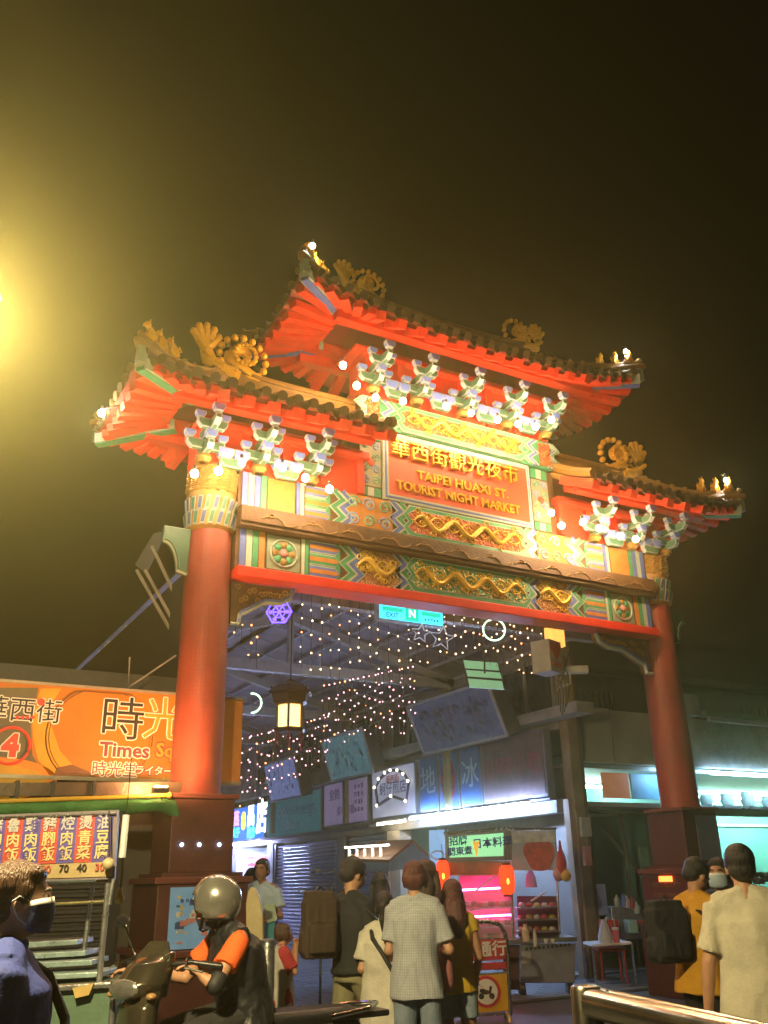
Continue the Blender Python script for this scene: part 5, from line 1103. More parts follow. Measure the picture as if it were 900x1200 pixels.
for p in (A0, A1, E1): mb = MB(); mb.tube([p - ZV * .1 + WV * .05, Vector((p.x, p.y, .85)) + WV * .05], .018, 6); mb.build('post', white, sc_)
ctr = (A0 + A1 + E1) / 3; mb = MB(); mb.poly([Vector((p.x, p.y, .3)) for p in (A0, A1, E1, A0 + E1 - A1)], ZV * .6); mb.build('cart_body', M('cart_white', (.55, .55, .55), .4, dirt=.2), sc_)
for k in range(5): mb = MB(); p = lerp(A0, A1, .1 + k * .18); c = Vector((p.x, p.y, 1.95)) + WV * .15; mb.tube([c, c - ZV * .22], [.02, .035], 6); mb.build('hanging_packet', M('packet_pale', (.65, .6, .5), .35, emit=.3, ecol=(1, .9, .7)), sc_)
mb = MB(); p = (A1 + E1) / 2; mb.tube([Vector((A0.x, A0.y, 1.98)) + WV * .1, Vector((A1.x, A1.y, 1.98)) + WV * .1], .012, 6); mb.build('cart_lamp', M('cart_lamp', (1, 1, 1), emit=15, ecol=(1, .9, .8), var=0, bump=0), sc_)
plate('side_board', [(487, 1001), (504, 1000), (505, 1060), (488, 1060)], SD + .3, .03, creamw, sc_)
t = thing('blue_column_sign', 'narrow pale blue and white vertical sign behind the shoppers', 'sign', at(512, 1000, d=14.9)); plate('sign_face', [(503, 973), (521, 972), (522, 1050), (504, 1050)], 14.9, .08, M('pale_blue_lit', (.25, .5, .8), emit=.25, ecol=(.3, .6, 1)), t); mb = MB(); c = at(513, 1002, d=14.88); mb.tube([c + RV * .1 * math.cos(a) + ZV * (.06 * math.sin(a)) for a in [q * PI / 10 for q in range(21)]], .012, 5); mb.build('swirl_mark', white, t)

# eatery furniture
tb_ = thing('folding_table', 'pale folding table with a takeaway bag and cup inside the eatery', 'table', at(712, 1110, d=15)); tb_.location.z = 0
p0, p1 = at(694, 1107, d=14.6), at(740, 1104, d=14.6); mb = MB(); mb.poly([p0, p1, p1 + WV * .7, p0 + WV * .7], -ZV * .03); mb.build('table_top', white, tb_)
for p in (p0, p1, p0 + WV * .65, p1 + WV * .65): mb = MB(); mb.tube([p - ZV * .02, (p.x, p.y, .02)], .015, 6); mb.build('leg', stp, tb_)
t = thing('plastic_bag', 'white knotted takeaway bag standing on the folding table', 'bag', at(710, 1104, d=14.8)); c = at(710, 1106, d=14.75); mb = MB(); mb.tube([c, c + ZV * .1, c + ZV * .22, c + ZV * .33], [.1, .11, .07, .03], 10); mb.tube([c + ZV * .3 + RV * .02, c + ZV * .36 + RV * .06], .02, 6); mb.build('bag_body', M('bag_white', (.7, .72, .75), .4, var=.15), t, True)
t = thing('drink_cup', 'pink and white drink cup with a straw on the folding table', 'cup', at(722, 1106, d=14.7)); c = at(723, 1107, d=14.68); mb = MB(); mb.lathe([(.04, 0), (.055, .2)], c, 14, 0); mb.lathe([(.057, .2), (.05, .23)], c, 14, 1); mb.build('cup_body', [M('cup_pink', (.75, .15, .2), .4), white], t, True); mb = MB(); mb.tube([c + ZV * .2, c + ZV * .34 - RV * .01], .006, 5); mb.build('straw', white, t)
t = thing('red_chair', 'red plastic chair behind the folding table', 'chair', at(708, 1090, d=15.6)); t.location.z = 0; plate('backrest', [(702, 1077), (725, 1078), (726, 1102), (703, 1104)], 15.4, .04, M('chair_red', (.6, .05, .03), .4), t, bevel=.01); c = at(714, 1110, d=15.2); mb = MB(); mb.box((c.x, c.y, .45), (.42, .42, .04), Matrix.Rotation(TH, 3, 'Z')); mb.build('seat', MATS['chair_red'], t, bevel=.01)
for a in (-1, 1):
    for b in (-1, 1): mb = MB(); q = Vector((c.x, c.y, 0)) + RV * .18 * a + WV * .18 * b; mb.tube([q, q + ZV * .44], .016, 6); mb.build('leg', MATS['chair_red'], t)
t = thing('leaning_board', 'blue-grey board leaning behind the red chair', 'board', at(706, 1050, d=16)); plate('panel', [(698, 1036), (709, 1036), (713, 1072), (702, 1073)], 16, .04, M('panel_blue', (.25, .32, .6), .4), t)
sk = thing('steel_sink', 'stainless steel washing-up unit with bottles behind the folding table', 'sink', at(735, 1080, d=16)); sk.location.z = 0; plate('front', [(716, 1063), (752, 1062), (755, 1100), (718, 1102)], 15.9, .5, stp, sk, bevel=.01)
for u, v, c_ in ((723, 1058, (.5, .55, .4)), (731, 1057, (.2, .3, .7)), (735, 1059, (.7, .7, .75)), (741, 1060, (.5, .1, .12)), (746, 1066, (.6, .7, .7))):
    t = thing('bottle', {723: 'cream squeeze bottle at the left end of the steel sink', 731: 'blue bottle standing on the steel sink', 735: 'white bag-like bottle on the middle of the steel sink', 741: 'dark red bottle on the steel sink', 746: 'pale clear bottle at the pedestal end of the steel sink'}[u], 'bottle', at(u, v, d=15.7)); mb = MB(); mb.lathe([(.04, -.06), (.05, 0), (.045, .06), (.02, .09), (.02, .12)], at(u, v, d=15.85), 10); mb.build('bottle_body', M('bottle%d' % u, c_, .3), t, True)
t = thing('green_crate', 'pale green plastic tub below the sink beside the right pedestal', 'tub', at(742, 1085, d=15.3)); plate('tub_side', [(735, 1078), (747, 1078), (749, 1094), (738, 1094)], 15.2, .3, M('tub_green', (.35, .6, .5), .5), t, bevel=.02)
t = thing('shelf_goods', 'row of pale pots and plates along the high shelf in the eatery', 'crockery', at(840, 950, d=14)); 
for k in range(9): mb = MB(); c = Vector((11.5 + k * .6, 3.45, 2.82)); mb.lathe([(.1, -.08), (.14, 0), (.12, .1 + .05 * (k % 3))], c, 10); mb.build('pot', M('pot_mint', (.5, .62, .58), .35, var=.3), t, True)
mb = MB(); mb.span(10.9, 20, 3.35, 3.6, 2.68, 2.735); mb.build('shelf', stp, t)
t = thing('dish_stack', 'stack of metal bowls behind the man in the beige shirt', 'bowls', at(880, 1035, d=13))
for k in range(5): mb = MB(); mb.lathe([(.06, 0), (.13, .07), (.14, .08)], at(872 + k * 9, 1036 - (k % 2) * 6, d=12.5), 14); mb.build('bowl', stp, t, True)

# foreground guard rail
gr = thing('guard_rail', 'foreground stainless steel guard rail with brassy reflections', 'railing', at(760, 1185, d=3.6)); gr.location.z = 0
ssteel = M('worn_stainless', (.48, .44, .36), .22, metal=1, var=.25, scale=3, bump=.05)
a, b = at(694, 1176, d=3.9), at(930, 1232, d=3.05); mb = MB(); mb.tube([a, b], .052, 24); mb.build('top_rail', ssteel, gr, True); dd = (b - a).normalized()
a2 = a + ZV * .03 + WV * .12; mb = MB(); mb.tube([a2, b + ZV * .03 + WV * .12], .024, 14); mb.build('thin_rail', ssteel, gr, True)
c = at(688, 1172, d=3.95); mb = MB(); mb.lathe([(.062, .05 - c.z), (.062, .035), (.055, .05), (.03, .055)], c, 28); mb.build('end_post', ssteel, gr, True)
mb = MB(); mb.ball(at(710, 1163, d=3.86), .014, 8); mb.build('bolt', steel, gr, True)
# ------------------------------------------------------------------ people
def V(*a): return Vector(a)
def loft(mb, secs, n=20):
    """closed body through elliptical rings (centre, half width, half depth, pitch)"""
    vs = []; fs = []
    for c, rx, ry, tl in secs:
        c = Vector(c)
        for j in range(n):
            t = 2 * PI * j / n; p = Vector((rx * math.cos(t), ry * math.sin(t), 0)); p = Matrix.Rotation(tl, 3, 'X') @ p; vs.append(c + p)
    for i in range(len(secs) - 1):
        for j in range(n): fs.append((i * n + j, i * n + (j + 1) % n, (i + 1) * n + (j + 1) % n, (i + 1) * n + j))
    fs.append(tuple(range(n))[::-1]); fs.append(tuple((len(secs) - 1) * n + j for j in range(n)))
    return mb.add(vs, fs)
def limb(mb, pts, rs, n=12):
    d0 = (pts[0] - pts[1]).normalized(); d1 = (pts[-1] - pts[-2]).normalized()
    mb.tube([pts[0] + d0 * rs[0] * .75] + pts + [pts[-1] + d1 * rs[-1] * .75], [rs[0] * .5] + rs + [rs[-1] * .5], n)
    for p, r in list(zip(pts, rs))[1:-1]: mb.ball(p, r, n)
def hand(mb, w_, d, n_, s):
    """w_ wrist, d pointing direction, n_ palm normal (fingers curl towards it), s thumb side"""
    d = d.normalized(); s = s.normalized(); k = w_ + d * .085
    for a in (-.026, 0, .026): mb.tube([w_ + s * a * .6, k + s * a], [.017, .016], 8)
    for i, (a, L) in enumerate(((-.033, .055), (-.011, .07), (.011, .075), (.032, .068))):
        p = k + s * a; q = p + d * L * .45 + n_ * .008; r_ = q + d * L * .3 + n_ * .022; e = r_ + d * L * .12 + n_ * .022
        mb.tube([p - d * .02, p, q, r_, e], [.010, .0098, .0092, .0085, .007], 7)
    b = w_ + d * .028 + s * .03; mb.tube([w_ + d * .01 + s * .015, b, b + d * .03 + s * .022 + n_ * .008, b + d * .055 + s * .028 + n_ * .018], [.014, .012, .011, .008], 7)
def fuse(mb, name, m, parent, vox=.009, fold=0., fscale=6., smooth=3, seed=0, cut=None):
    """weld overlapping volumes into one continuous skin, with optional cloth folds"""
    me = bpy.data.meshes.new(name); me.from_pydata([tuple(v) for v in mb.v], [], mb.f)
    bm = bmesh.new(); bm.from_mesh(me); bmesh.ops.recalc_face_normals(bm, faces=bm.faces); bm.to_mesh(me); bm.free()
    o = bpy.data.objects.new(name, me); COL.objects.link(o)
    r_ = o.modifiers.new('r', 'REMESH'); r_.mode = 'VOXEL'; r_.voxel_size = vox
    s_ = o.modifiers.new('s', 'SMOOTH'); s_.iterations = smooth; s_.factor = .5
    dg = bpy.context.evaluated_depsgraph_get(); ev = bpy.data.meshes.new_from_object(o.evaluated_get(dg)); bpy.data.objects.remove(o)
    if fold:
        import numpy as np
        nv = len(ev.vertices); co = np.empty(nv * 3, 'f'); no = np.empty(nv * 3, 'f'); ev.vertices.foreach_get('co', co); ev.vertices.foreach_get('normal', no); co = co.reshape(-1, 3); no = no.reshape(-1, 3)
        d = np.array([.3 - abs(noise.noise(Vector((c[0] * fscale + seed, c[1] * fscale, c[2] * fscale * .45 + c[0] * 3)))) * 1.3 + .8 * noise.noise(Vector((c[0] * 4, c[1] * 4 + seed, c[2] * 3))) + .25 * noise.noise(Vector((c[0] * fscale * 2.6, c[1] * fscale * 2.6 + seed, c[2] * fscale * 1.5 - c[0] * 5))) for c in co]) * fold
        co += no * d[:, None]; ev.vertices.foreach_set('co', co.ravel())
    ev.materials.clear()
    for m_ in (m if isinstance(m, (list, tuple)) else [m]): ev.materials.append(m_)
    ev.polygons.foreach_set('use_smooth', [True] * len(ev.polygons)); ev.update()
    ob = bpy.data.objects.new(name, ev); COL.objects.link(ob); ob.parent = parent; return ob

skin = M('skin', (.50, .27, .16), .5, var=.12, scale=12, bump=.08); skin2 = M('skin_tan', (.38, .19, .11), .5, var=.12, scale=12, bump=.08)
hairm = hair_mat('black_hair', (.02, .016, .014)); hairb = hair_mat('brown_hair', (.07, .035, .02)); hairr = hair_mat('auburn_hair', (.11, .035, .028))
def person(label, u, d, vtop, turn, J=None, clothes=(), hair='short', hm=None, sk=None, vox=.009, build=1., lean=0., nod=0., group=None, face=True, female=False):
    top = at(u, vtop, d=d); g = Vector((top.x, top.y, 0)); H = top.z; s = H / 1.72
    if J and 'base_z' in J: g.z = J['base_z']; H = top.z - g.z; s = H / J.get('top', 1.72)
    t = thing('person', label, 'person', g, TH - PI / 2 + R(turn), group)
    j = dict(pelvis=V(0, 0, .96), chest=V(0, 0, 1.24), neck=V(0, -.01, 1.46), head=V(0, .02, 1.61), shl=V(-.165, 0, 1.395), shr=V(.165, 0, 1.395), ell=V(-.205, -.03, 1.12), elr=V(.205, -.03, 1.12), wrl=V(-.215, .05, .87), wrr=V(.215, .05, .87),
             hil=V(-.09, 0, .93), hir=V(.09, 0, .93), knl=V(-.10, .03, .50), knr=V(.10, .03, .50), anl=V(-.11, -.01, .08), anr=V(.11, -.01, .08), hdl=None, hdr=None)
    if female: j['shl'].x = -.155; j['shr'].x = .155
    j.update({k: v for k, v in (J or {}).items() if isinstance(v, Vector)})
    if lean:
        for k in ('chest', 'neck', 'head', 'shl', 'shr', 'ell', 'elr', 'wrl', 'wrr'):
            if J and k in J: continue
            p = j[k]; q = Matrix.Rotation(-lean, 3, 'X') @ (p - j['pelvis']); j[k] = q + j['pelvis']
    b = build; S = lambda v: v * s
    P = {k: (S(v) if v is not None else None) for k, v in j.items()}
    up = (P['neck'] - P['pelvis']).normalized(); tl = -math.atan2(up.y, up.z); sm = (P['shl'] + P['shr']) / 2
    def torso(mb, ex, z_hem=None, n=24):
        pv, ch, nk = P['pelvis'], P['chest'], P['neck']; e = ex
        secs = []
        if z_hem is not None:
            L = (pv.z / s - z_hem); base = pv - V(0, 0, 1) * L * s if not lean and abs(tl) < .35 else pv - up * min(L, .2) * s
            secs.append((base, (.175 * b) * s + e * 1.3, (.125 * b) * s + e * 1.3, tl * .3)); secs.append((base + V(0, 0, .02), (.175 * b) * s + e * 1.2, (.125 * b) * s + e * 1.2, tl * .3))
        secs += [(pv, (.165 * b) * s + e, (.118 * b) * s + e, tl), (lerp(pv, ch, .45), (.148 * b) * s + e, (.105 * b) * s + e, tl), (ch, (.165 * b) * s + e, (.118 * b) * s + e, tl), (lerp(ch, sm, .6), (.175 * b) * s + e, (.11 * b) * s + e, tl), (lerp(ch, sm, .95), (.155 if female else .17) * s + e * .6, .085 * s + e * .6, tl), (lerp(sm, nk, .75) , .085 * s + e * .5, .065 * s + e * .5, tl)]
        loft(mb, secs, n)
        for side in ('shl', 'shr'): mb.tube([P['neck'] + up * .005 * s, lerp(P['neck'], P[side], .5) + up * .006 * s, P[side]], [.045 * s + e * .4, .052 * s + e * .5, .056 * s + e * .5], 10)
    hd = P['head']; nr = Matrix.Rotation(-nod, 3, 'X'); hp = lambda x, y, z: hd + nr @ (V(x, y, z) * s)
    mb = MB(); torso(mb, 0)
    mb.tube([P['neck'] - up * .04, P['neck'] + (hd - P['neck']) * .2, hp(0, -.01, -.05)], [.06 * s, .054 * s, .05 * s], 12)
    # head: cranium, jaw, nose, ears, brow and lips
    mb.ball(hp(0, -.012, .03), (.077 * s, .098 * s, .092 * s), 18, rot=nr); mb.ball(hp(0, .022, -.02), (.066 * s, .072 * s, .082 * s), 16, rot=nr); mb.ball(hp(0, .05, -.085), (.034 * s, .03 * s, .026 * s), 10, rot=nr)
    mb.tube([hp(0, .088, .02), hp(0, .106, -.012), hp(0, .112, -.03), hp(0, .09, -.04)], [.009 * s, .012 * s, .015 * s, .010 * s], 8)
    mb.tube([hp(-.045, .078, .032), hp(0, .09, .034), hp(.045, .078, .032)], [.008 * s, .011 * s, .008 * s], 7); mb.tube([hp(-.024, .082, -.062), hp(0, .092, -.06), hp(.024, .082, -.062)], [.006 * s, .009 * s, .006 * s], 7)
    for e in (-1, 1): mb.ball(hp(e * .077, -.006, -.012), (.012 * s, .02 * s, .032 * s), 9, rot=nr)
    for e, sh_, el, wr, hd_ in ((-1, 'shl', 'ell', 'wrl', 'hdl'), (1, 'shr', 'elr', 'wrr', 'hdr')):
        limb(mb, [P[sh_], lerp(P[sh_], P[el], .5), P[el], lerp(P[el], P[wr], .35), P[wr]], [.052 * s * b, .046 * s * b, .039 * s, .038 * s, .026 * s])
        dr = (P[wr] - P[el]).normalized() if P[hd_] is None else j[hd_].normalized(); sd = V(-e, 0, 0) if abs(dr.x) < .8 else V(0, 1, 0)
        if abs(dr.z) > .8: sd = V(-e * .2, 1, 0)
        sd = (sd - dr * sd.dot(dr)).normalized(); nn = dr.cross(sd) * (-e if abs(dr.z) > .8 else e); 
        if abs(dr.z) > .8 and nn.x * -e < 0: nn = -nn
        if abs(dr.z) <= .8 and nn.z > 0: nn = -nn
        hb = MB(); hand(hb, V(0, 0, 0), dr, nn, sd); o = len(mb.v); mb.v += [P[wr] + v * s for v in hb.v]; mb.f += [tuple(i + o for i in f) for f in hb.f]; mb.m += hb.m
    for hi, kn, an in (('hil', 'knl', 'anl'), ('hir', 'knr', 'anr')):
        limb(mb, [P[hi], lerp(P[hi], P[kn], .5), P[kn], lerp(P[kn], P[an], .35), P[an]], [.085 * s, .072 * s, .052 * s, .052 * s, .035 * s])
        mb.tube([P[an] + V(0, -.03, -.03) * s, P[an] + V(0, .05, -.045) * s, P[an] + V(0, .15, -.055) * s], [.035 * s, .038 * s, .022 * s], 10)
    fuse(mb, 'body', sk or skin, t, vox)
    if face:
        for e in (-1, 1):
            q = MB(); q.ball(hp(e * .031, .0835, .012), (.013 * s, .008 * s, .007 * s), 8); q.k = 1; q.ball(hp(e * .031, .0885, .012), (.006 * s, .005 * s, .0065 * s), 8); o = q.build('eye', [M('eye_white', (.6, .58, .55), .3), M('iris_dark', (.02, .012, .01), .2)], t, True, local=True)
            q = MB(); q.tube([hp(e * .014, .094, .030), hp(e * .034, .092, .036), hp(e * .054, .078, .030)], [.004 * s, .005 * s, .003 * s], 5); q.build('eyebrow', hairm, t, local=True)
        q = MB(); q.tube([hp(-.022, .088, -.061), hp(0, .101, -.059), hp(.022, .088, -.061)], [.003 * s, .006 * s, .003 * s], 6); q.build('lips', M('lips', (.4, .14, .11), .5), t, local=True)
    hm = hm or hairm
    if hair:
        mb = MB(); mb.ball(hp(0, -.026, .045), (.088 * s, .103 * s, .092 * s), 18, rot=nr); mb.ball(hp(0, .018, .082), (.072 * s, .062 * s, .042 * s), 14, rot=nr)
        if hair == 'short':
            mb.ball(hp(0, -.062, -.01), (.078 * s, .06 * s, .07 * s), 14, rot=nr)
            for e in (-1, 1): mb.ball(hp(e * .074, .0, .025), (.014 * s, .045 * s, .045 * s), 8, rot=nr)
        if hair == 'bowl':
            mb.ball(hp(0, -.045, .0), (.095 * s, .085 * s, .085 * s), 16, rot=nr)
            for e in (-1, 1): mb.ball(hp(e * .082, .01, -.0), (.018 * s, .055 * s, .07 * s), 10, rot=nr)
        if hair == 'long':
            back = -.085; mb.tube([hp(0, -.05, .03), hp(0, back, -.07), hp(0, back - .02, -.2), hp(0, back - .02, -.34)], [.09 * s, .095 * s, .1 * s, .06 * s], 14, flat=1.)
            for e in (-1, 1): mb.tube([hp(e * .065, .01, .03), hp(e * .085, 0, -.07), hp(e * .10, -.01, -.2), hp(e * .09, .01, -.3)], [.035 * s, .036 * s, .035 * s, .018 * s], 9)
        if hair == 'tied':
            mb.tube([hp(0, -.09, .04), hp(0, -.14, .0), hp(0, -.14, -.1), hp(0, -.12, -.2)], [.04 * s, .045 * s, .04 * s, .015 * s], 10)
            mb.ball(hp(0, -.06, 0), (.08 * s, .06 * s, .07 * s), 14, rot=nr)
        fuse(mb, 'hair', hm, t, .006, fold=.002, fscale=24, smooth=3)
    for kind, m_, a in clothes:
        mb = MB(); ex = a.get('ex', .018)
        if kind == 'shirt':
            torso(mb, ex, a.get('hem', .84)); f = a.get('sleeve', .75)
            for sh_, el, wr in (('shl', 'ell', 'wrl'), ('shr', 'elr', 'wrr')):
                if f <= 1: mb.tube([P[sh_] + (P[sh_] - P[el]).normalized() * .03, P[sh_], lerp(P[sh_], P[el], f * .6), lerp(P[sh_], P[el], f)], [.042 * s, .062 * s * b + ex * .3, .062 * s * b + ex * .3, .068 * s * b + ex * .3], 14)
                else: mb.tube([P[sh_] + (P[sh_] - P[el]).normalized() * .03, P[sh_], lerp(P[sh_], P[el], .6)], [.05 * s, .075 * s * b, .07 * s * b], 14); mb.ball(P[el], .056 * s, 10); mb.tube([lerp(P[sh_], P[el], .6), P[el], lerp(P[el], P[wr], f - 1)], [.062 * s * b, .055 * s, .042 * s], 12)
            if a.get('sleeveless'): pass
            if a.get('collar'): mb.tube([P['neck'] + V(.062 * math.cos(q), .055 * math.sin(q), .012) * s for q in [k * PI / 8 for k in range(17)]], .018, 6)
            fuse(mb, a.get('name', 'shirt'), m_, t, .010, fold=a.get('fold', .014), fscale=a.get('fs', 7), seed=u, smooth=2)
        if kind == 'vest':
            torso(mb, ex, a.get('hem', .9)); fuse(mb, 'vest', m_, t, .010, fold=.012, fscale=14, seed=3, smooth=2)
        if kind == 'trousers':
            f = a.get('leg', .93); pv = P['pelvis']; loft(mb, [(pv - V(0, 0, .10) * s, .175 * s * b, .125 * s * b, 0), (pv, .172 * s * b, .127 * s * b, 0), (pv + up * .06 * s, .160 * s * b, .118 * s * b, tl)])
            for hi, kn, an in (('hil', 'knl', 'anl'), ('hir', 'knr', 'anr')):
                w0 = a.get('w', .075)
                if f <= .5: mb.tube([P[hi], lerp(P[hi], P[kn], f), lerp(P[hi], P[kn], f * 2)], [.098 * s, .092 * s, .09 * s], 14)
                else: mb.tube([P[hi], lerp(P[hi], P[kn], .5), P[kn]], [.098 * s, .085 * s, w0 * s], 14); mb.ball(P[kn], w0 * s, 12); mb.tube([P[kn], lerp(P[kn], P[an], (f - .5) * 2)], [w0 * s, w0 * s * .85], 14)
            fuse(mb, a.get('name', 'trousers'), m_, t, .010, fold=.009, fscale=9, seed=u + 2, smooth=2)
        if kind == 'shoes':
            for an in ('anl', 'anr'): q = MB(); q.tube([P[an] + V(0, -.045, -.03) * s, P[an] + V(0, .0, -.03) * s, P[an] + V(0, .08, -.04) * s, P[an] + V(0, .17, -.05) * s], [.04 * s, .052 * s, .046 * s, .03 * s], 10); q.build('shoe', m_, t, True, local=True)
        if kind == 'strap':
            pts = [sm + V(a['x0'], -.02, .05) * s, sm + V(a['x0'] * .8, -.125 * b, -.03) * s, P['chest'] + V(0, -.185 * b, 0) * s, P['pelvis'] + V(a['x1'] * .6, -.19 * b, .12) * s, P['pelvis'] + V(a['x1'], -.17 * b, .02) * s, P['pelvis'] + V(a['x1'] * 1.2, 0, -.02) * s]
            if a.get('front'): pts = [V(p.x, -p.y, p.z) for p in pts]
            q = MB(); q.tube(pts, .016, 8); q.build('bag_strap', m_, t, True, local=True)
        if kind == 'mask':
            q = MB(); vs = []; nx_, nz_ = 12, 7
            for r_ in range(nz_):
                for c_ in range(nx_):
                    x_ = (c_ / (nx_ - 1) - .5) * 2; z_ = .012 - r_ * .118 / (nz_ - 1); an_ = x_ * 1.35; pr = 1 + .12 * math.sin(PI * r_ / (nz_ - 1)) - .06 * r_ / (nz_ - 1)
                    vs.append(hp(math.sin(an_) * .083, .012 + math.cos(an_) * .098 * pr, z_ - .012 * x_ * x_ * (1 - r_ / 3)))
            fs = [(r_ * nx_ + c_, r_ * nx_ + c_ + 1, (r_ + 1) * nx_ + c_ + 1, (r_ + 1) * nx_ + c_) for r_ in range(nz_ - 1) for c_ in range(nx_ - 1)]
            q.add(vs, fs, 0); q.m = [1 if i < (nx_ - 1) else 0 for i in range(len(fs))]; o = q.build('face_mask', [m_, white], t, True, local=True); sd_ = o.modifiers.new('t', 'SOLIDIFY'); sd_.thickness = .003
            for e in (-1, 1): q = MB(); q.tube([hp(e * .078, .035, 0), hp(e * .088, .0, .016), hp(e * .09, -.022, .0)], .0022, 5); q.tube([hp(e * .074, .04, -.08), hp(e * .086, .0, -.05), hp(e * .09, -.022, 0)], .0022, 5); q.build('ear_loop', white, t, local=True)
    return t, P, s

def checks(name, c1, c2, c3):
    m = cloth(name, c1); n = m.node_tree.nodes; l = m.node_tree.links; b = n['Principled BSDF']; old = b.inputs['Base Color'].links[0].from_socket
    tc = n.new('ShaderNodeTexCoord'); sx_ = n.new('ShaderNodeSeparateXYZ'); l.new(tc.outputs['Object'], sx_.inputs[0]); cur = old
    for ax in ('X', 'Z', 'Y'):
        mu = n.new('ShaderNodeMath'); mu.operation = 'MULTIPLY'; mu.inputs[1].default_value = 380; l.new(sx_.outputs[ax], mu.inputs[0]); si = n.new('ShaderNodeMath'); si.operation = 'SINE'; l.new(mu.outputs[0], si.inputs[0]); gt = n.new('ShaderNodeMath'); gt.operation = 'GREATER_THAN'; gt.inputs[1].default_value = .6; l.new(si.outputs[0], gt.inputs[0])
        ml = n.new('ShaderNodeMath'); ml.operation = 'MULTIPLY'; ml.inputs[1].default_value = .35; l.new(gt.outputs[0], ml.inputs[0]); mx = n.new('ShaderNodeMix'); mx.data_type = 'RGBA'; l.new(ml.outputs[0], mx.inputs[0]); l.new(cur, mx.inputs[6]); mx.inputs[7].default_value = (*(c2 if ax != 'Y' else c3), 1); cur = mx.outputs[2]
    l.new(cur, b.inputs['Base Color']); return m
def cloth(n, c, var=.14, rough=.8, sc2=14): return M(n, c, rough, var=var, scale=sc2, bump=.25)
# masked man in the foreground
person('man in a blue collared shirt and navy face mask at the far left foreground', 22, 3.05, 1016, -72, dict(), [('shirt', cloth('blue_shirt', (.02, .035, .20)), dict(sleeve=1.5, hem=.7, collar=True, ex=.028, fold=.014)), ('trousers', cloth('dark_trousers', (.03, .03, .04)), {}), ('mask', M('mask_navy', (.05, .075, .20), .75, bump=.4), {}), ('strap', M('strap_black', (.012, .012, .014), .6), dict(x0=-.1, x1=.16, front=True))], 'short', hairb, vox=.007, build=1.12, sk=M('skin_face_lit', (.62, .36, .25), .5, var=.12, scale=12, bump=.08))  # skin paled to stand in for frontal light on his face
# far shop keeper
person('shopkeeper in a pale blue T-shirt standing with folded arms in the far doorway', 308, 11.3, 1008, 165, dict(ell=V(-.24, .02, 1.13), elr=V(.24, .02, 1.13), wrl=V(.05, .2, 1.16), wrr=V(-.05, .2, 1.12)), [('shirt', cloth('pale_blue_tee', (.42, .58, .75)), dict(sleeve=.7)), ('trousers', cloth('dark_jeans', (.05, .06, .1)), {}), ('shoes', black, {})], 'short', sk=skin2, build=1.1)
person('dark-haired customer half hidden behind the shopkeeper in the far doorway', 295, 12.2, 1019, 20, {}, [('shirt', cloth('grey_tee', (.15, .15, .18)), {}), ('trousers', MATS['dark_jeans'], {})], 'bowl')
t = thing('towel', 'pale green and white towel hanging over the shopkeeper\'s arm', 'towel', at(315, 1075, d=11)); plate('cloth', [(309, 1060), (321, 1058), (325, 1078), (311, 1082)], 11.0, .03, M('towel_green', (.5, .65, .5), .8), t); plate('cloth', [(312, 1080), (322, 1078), (321, 1108), (311, 1108)], 11.05, .03, M('towel_teal', (.08, .4, .5), .8), t)
# child
person('small child in a red and white T-shirt with hands at the mouth, behind the scooter', 331, 8.3, 1084, -70, dict(wrl=V(-.03, .17, 1.46), wrr=V(.03, .17, 1.46), ell=V(-.2, .12, 1.2), elr=V(.2, .12, 1.2)), [('shirt', cloth('red_top', (.45, .04, .05)), dict(sleeve=.8, hem=.8)), ('vest', cloth('white_front', (.6, .57, .52)), dict(hem=.78, ex=.024)), ('trousers', cloth('black_shorts', (.02, .02, .025)), dict(leg=.45)), ('shoes', black, {})], 'bowl', hairb)
# couple and companions seen from behind
person('man in black T-shirt and olive shorts with a brown backpack looking at a phone', 412, 7.3, 1008, -52, dict(wrr=V(.10, .30, 1.13), elr=V(.23, .04, 1.12), wrl=V(-.02, .31, 1.12), ell=V(-.22, .05, 1.12), knr=V(.1, .2, .54), anr=V(.11, .02, .12), knl=V(-.10, -.02, .5)), [('shirt', cloth('black_tee', (.018, .02, .022)), dict(sleeve=.8, hem=.92, ex=.025)), ('trousers', cloth('olive_shorts', (.25, .23, .13)), dict(leg=.5, name='shorts')), ('shoes', black, {})], 'short', nod=.35, build=1.0, vox=.008)
person('girl in a white T-shirt and red shorts with a black strap across her back', 450, 7.1, 1047, -5, dict(wrl=V(-.12, .2, 1.0), wrr=V(.12, .2, 1.0)), [('shirt', cloth('cream_tee', (.60, .57, .48)), dict(sleeve=.75, hem=.66, ex=.04, fold=.015)), ('trousers', cloth('red_shorts', (.4, .03, .04)), dict(leg=.4, name='shorts')), ('strap', MATS['strap_black'], dict(x0=-.12, x1=.17)), ('shoes', black, {})], 'tied', female=True, build=.98)
person('woman in black facing the snack cart, seen between two shoppers', 445, 9.6, 1024, 10, {}, [('shirt', cloth('black_top', (.02, .02, .025)), dict(sleeve=1.5, hem=.8)), ('trousers', cloth('black_trousers', (.02, .02, .022)), {})], 'long', female=True)
person('man in grey checked shirt and pale jeans, back turned, among the shoppers', 485, 6.9, 1012, -12, dict(wrr=V(.16, .24, 1.10), elr=V(.25, -.01, 1.12), wrl=V(-.18, .2, .98)), [('shirt', checks('checked_shirt', (.46, .49, .54), (.22, .24, .28), (.3, .3, .34)), dict(sleeve=.8, hem=.80, ex=.03, collar=True, fold=.013)), ('trousers', cloth('pale_jeans', (.22, .28, .36)), {}), ('shoes', white, {})], 'bowl', hairr, build=.94, vox=.008)
